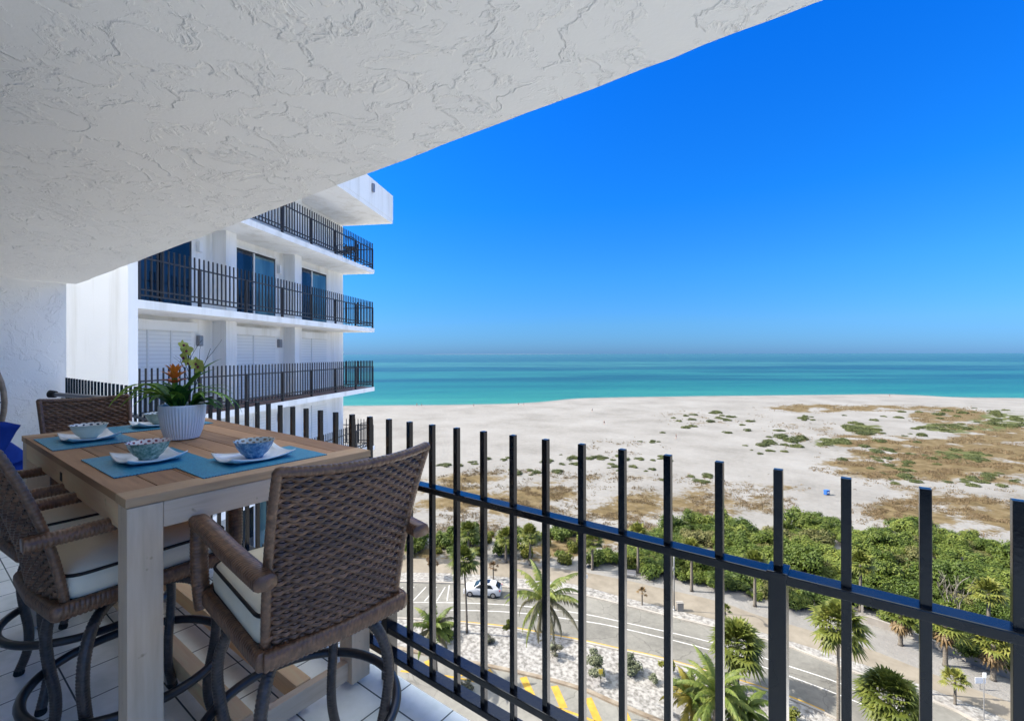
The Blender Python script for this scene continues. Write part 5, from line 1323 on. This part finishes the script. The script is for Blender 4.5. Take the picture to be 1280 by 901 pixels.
# ------------------------------------------------------------------ parked car
def car(px, py, az):
    t = thing('parked_car', 'white hatchback car parked at the far kerb, seen between the pickets', 'car', P(px, py) + Vector((0, 0, .012)), az)
    prof = [(-2.15, .55, .80), (-2.20, .78, .83), (-2.12, .98, .86), (-1.75, 1.05, .87), (-1.2, 1.06, .87), (-.55, 1.07, .88), (0, 1.06, .89), (.75, 1.06, .89), (1.5, 1.06, .88), (2.05, 1.0, .84), (2.15, .75, .82), (2.1, .45, .80)]
    # body: lower shell by stations along x (front = -x)
    def section(x, zt, hw): return [(x, -hw * .96, .28), (x, -hw, .5), (x, -hw * .985, zt * .86), (x, -hw * .90, zt), (x, 0, zt + .03), (x, hw * .90, zt), (x, hw * .985, zt * .86), (x, hw, .5), (x, hw * .96, .28)]
    st = [(-2.2, .60, .66), (-2.14, .72, .78), (-1.9, .84, .85), (-1.4, .93, .89), (-.8, 1.0, .90), (0, 1.02, .905), (.8, 1.03, .905), (1.5, 1.04, .89), (1.95, 1.02, .85), (2.12, .92, .80), (2.16, .62, .74)]
    mb = MB(); vs = []
    for x, z, w_ in st: vs += section(x, z, w_)
    n = 9; mb.add(vs, [(i * n + k, i * n + k + 1, (i + 1) * n + k + 1, (i + 1) * n + k) for i in range(len(st) - 1) for k in range(n - 1)] + [tuple(range(n)), tuple(range((len(st) - 1) * n, len(st) * n))[::-1]] + [(i * n, (i + 1) * n, (i + 1) * n + n - 1, i * n + n - 1) for i in range(len(st) - 1)])
    body = mb.build('body', 'car_white', t, smooth='auto')
    # cabin
    cb = MB(); ro = [(-.98, 1.0, .80), (-.30, 1.42, .66), (.3, 1.50, .64), (1.0, 1.48, .63), (1.55, 1.36, .62), (2.02, 1.02, .74)]
    vs = []
    for x, z, w_ in ro: vs += [(x, -max(w_, .80), .98), (x, -w_, z - .03), (x, -w_ * .85, z + .01), (x, w_ * .85, z + .01), (x, w_, z - .03), (x, max(w_, .80), .98)]
    cb.add(vs, [(i * 6 + k, i * 6 + k + 1, i * 6 + 7 + k, i * 6 + 6 + k) for i in range(5) for k in range(5)])
    cb.build('cabin', 'car_white', t, smooth='auto')
    def pane(q, nm='window'):
        mb = MB(); mb.add(q, [(0, 1, 2, 3)]); o = mb.build(nm, 'car_glass', t); 
        s = o.modifiers.new('thick', 'SOLIDIFY'); s.thickness = .025; s.offset = 0
    for s in (-1, 1):
        pane([(-.78, s * .805, 1.06), (-.28, s * .70, 1.37), (.28, s * .675, 1.435), (.28, s * .805, 1.05)])
        pane([(.36, s * .805, 1.05), (.36, s * .675, 1.435), (1.0, s * .668, 1.41), (1.35, s * .80, 1.06)])
    pane([(-1.0, -.70, 1.03), (-1.0, .70, 1.03), (-.36, .58, 1.41), (-.36, -.58, 1.41)], 'windscreen')
    pane([(1.60, -.54, 1.35), (1.60, .54, 1.35), (2.04, .66, 1.06), (2.04, -.66, 1.06)], 'rear_window')
    MB().box(-.05, .85, -.45, .45, 1.505, 1.52, bev=.005).build('sunroof', 'car_glass', t)
    for s in (-1, 1):
        for x in (-1.35, 1.35):
            w_ = MB().tube([(x, s * .72, .33), (x, s * .915, .33)], .33, n=24).build('wheel', 'rubber', t, smooth='auto')
            MB().tube([(x, s * .90, .33), (x, s * .925, .33)], .21, n=10).build('rim', 'alloy', w_)
        MB().box(2.08, 2.18, s * .74 - .12, s * .74 + .06, .78, .95, bev=.02).build('tail_light', 'tail', t)
        MB().box(-2.16, -2.05, s * .62 - .15, s * .62 + .15, .62, .74, bev=.02).build('headlight', 'alloy', t)
        MB().box(-.78, -.62, s * .86 - .05 + s * .08, s * .86 + .05 + s * .08, 1.02, 1.14, bev=.03).build('wing_mirror', 'car_white', t)
    MB().box(2.15, 2.18, -.25, .25, .60, .72).build('number_plate', 'sign_white', t)
car(603, 742, YAW + R(-8))

# ------------------------------------------------------------------ people on the beach
def person(px, py, rz, top, legs, label, pose='walk', h=1.72):
    k = h / 1.72; t = thing('person', label, 'person', P(px, py), rz)
    st = .16 if pose == 'walk' else .04
    J = {'pel': (0, 0, .95), 'ch': (0, .01, 1.25), 'nk': (0, .01, 1.47), 'hd': (0, .03, 1.60), 'top': (0, .03, 1.69), 'lh': (-.1, 0, .9), 'rh': (.1, 0, .9), 'lk': (-.1, st * .7 + .03, .5), 'rk': (.1, -st * .4 + .03, .5), 'la': (-.1, st, .07), 'ra': (.1, -st * 1.3, .08), 'lt': (-.1, st + .16, .03), 'rt': (.1, -st * 1.3 + .15, .03),
         'ls': (-.18, 0, 1.40), 'rs': (.18, 0, 1.40), 'le': (-.23, -.07, 1.14), 're': (.23, .05, 1.14), 'lw': (-.24, .02, .90), 'rw': (.24, .16, .92)}
    names = list(J); E = [('pel', 'ch'), ('ch', 'nk'), ('nk', 'hd'), ('hd', 'top'), ('pel', 'lh'), ('pel', 'rh'), ('lh', 'lk'), ('rh', 'rk'), ('lk', 'la'), ('rk', 'ra'), ('la', 'lt'), ('ra', 'rt'), ('ch', 'ls'), ('ch', 'rs'), ('ls', 'le'), ('rs', 're'), ('le', 'lw'), ('re', 'rw')]
    rad = {'pel': .13, 'ch': .14, 'nk': .06, 'hd': .095, 'top': .07, 'lh': .09, 'rh': .09, 'lk': .06, 'rk': .06, 'la': .04, 'ra': .04, 'lt': .03, 'rt': .03, 'ls': .06, 'rs': .06, 'le': .042, 're': .042, 'lw': .032, 'rw': .032}
    me = bpy.data.meshes.new('body'); me.from_pydata([tuple(c * k for c in J[n]) for n in names], [(names.index(a), names.index(b)) for a, b in E], [])
    o = bpy.data.objects.new('body', me); COL.objects.link(o); o.parent = t; me.materials.append(M['skin'])
    s = o.modifiers.new('skin', 'SKIN'); me.skin_vertices.new() if not me.skin_vertices else None
    for i, n in enumerate(names): me.skin_vertices[0].data[i].radius = (rad[n] * k, rad[n] * k)
    me.skin_vertices[0].data[0].use_root = True
    o.modifiers.new('sub', 'SUBSURF').levels = 1
    MB().tube([(0, .0, .90 * k), (0, .005, 1.15 * k), (0, .01, 1.42 * k)], [.155 * k, .165 * k, .14 * k], n=12).build('shirt', top, t, smooth=True)
    MB().tube([(0, 0, .78 * k), (0, 0, .98 * k)], [.19 * k, .165 * k], n=12).build('shorts', legs, t, smooth=True)
    MB().lathe([(0, .10), (.06, .09), (.10, .04), (.105, 0), (.08, -.03), (0, -.03)], 12, c=(0, .01, 1.63 * k)).build('hair', 'hair', t, smooth=True)
for a in ((755, 531, 0.3, 'cl_black', 'cl_navy', 'person in dark clothes walking alone on the open white sand'), (521, 507.5, 1.2, 'cl_red', 'cl_grey', 'person in red top at the waterline near the apartment wing'), (527, 508, 2.2, 'cl_navy', 'cl_black', 'person in navy standing beside another at the waterline'),
          (592, 508.5, 0.5, 'cl_grey', 'cl_navy', 'person in grey top at the waterline left of the middle'), (648, 507, 1.7, 'cl_black', 'cl_black', 'person in black by the water above the middle pickets'), (654, 507, 2.8, 'cl_teal', 'cl_grey', 'person in teal next to the person in black by the water'), (740, 515, 1.0, 'cl_navy', 'cl_black', 'person in navy on the sand bend left of the dunes'),
          (845, 549, 2.0, 'cl_black', 'cl_grey', 'person in black top on the sand left of the dune plants'), (1112, 497, .6, 'cl_navy', 'cl_navy', 'person in navy at the far right waterline')):
    person(*a)
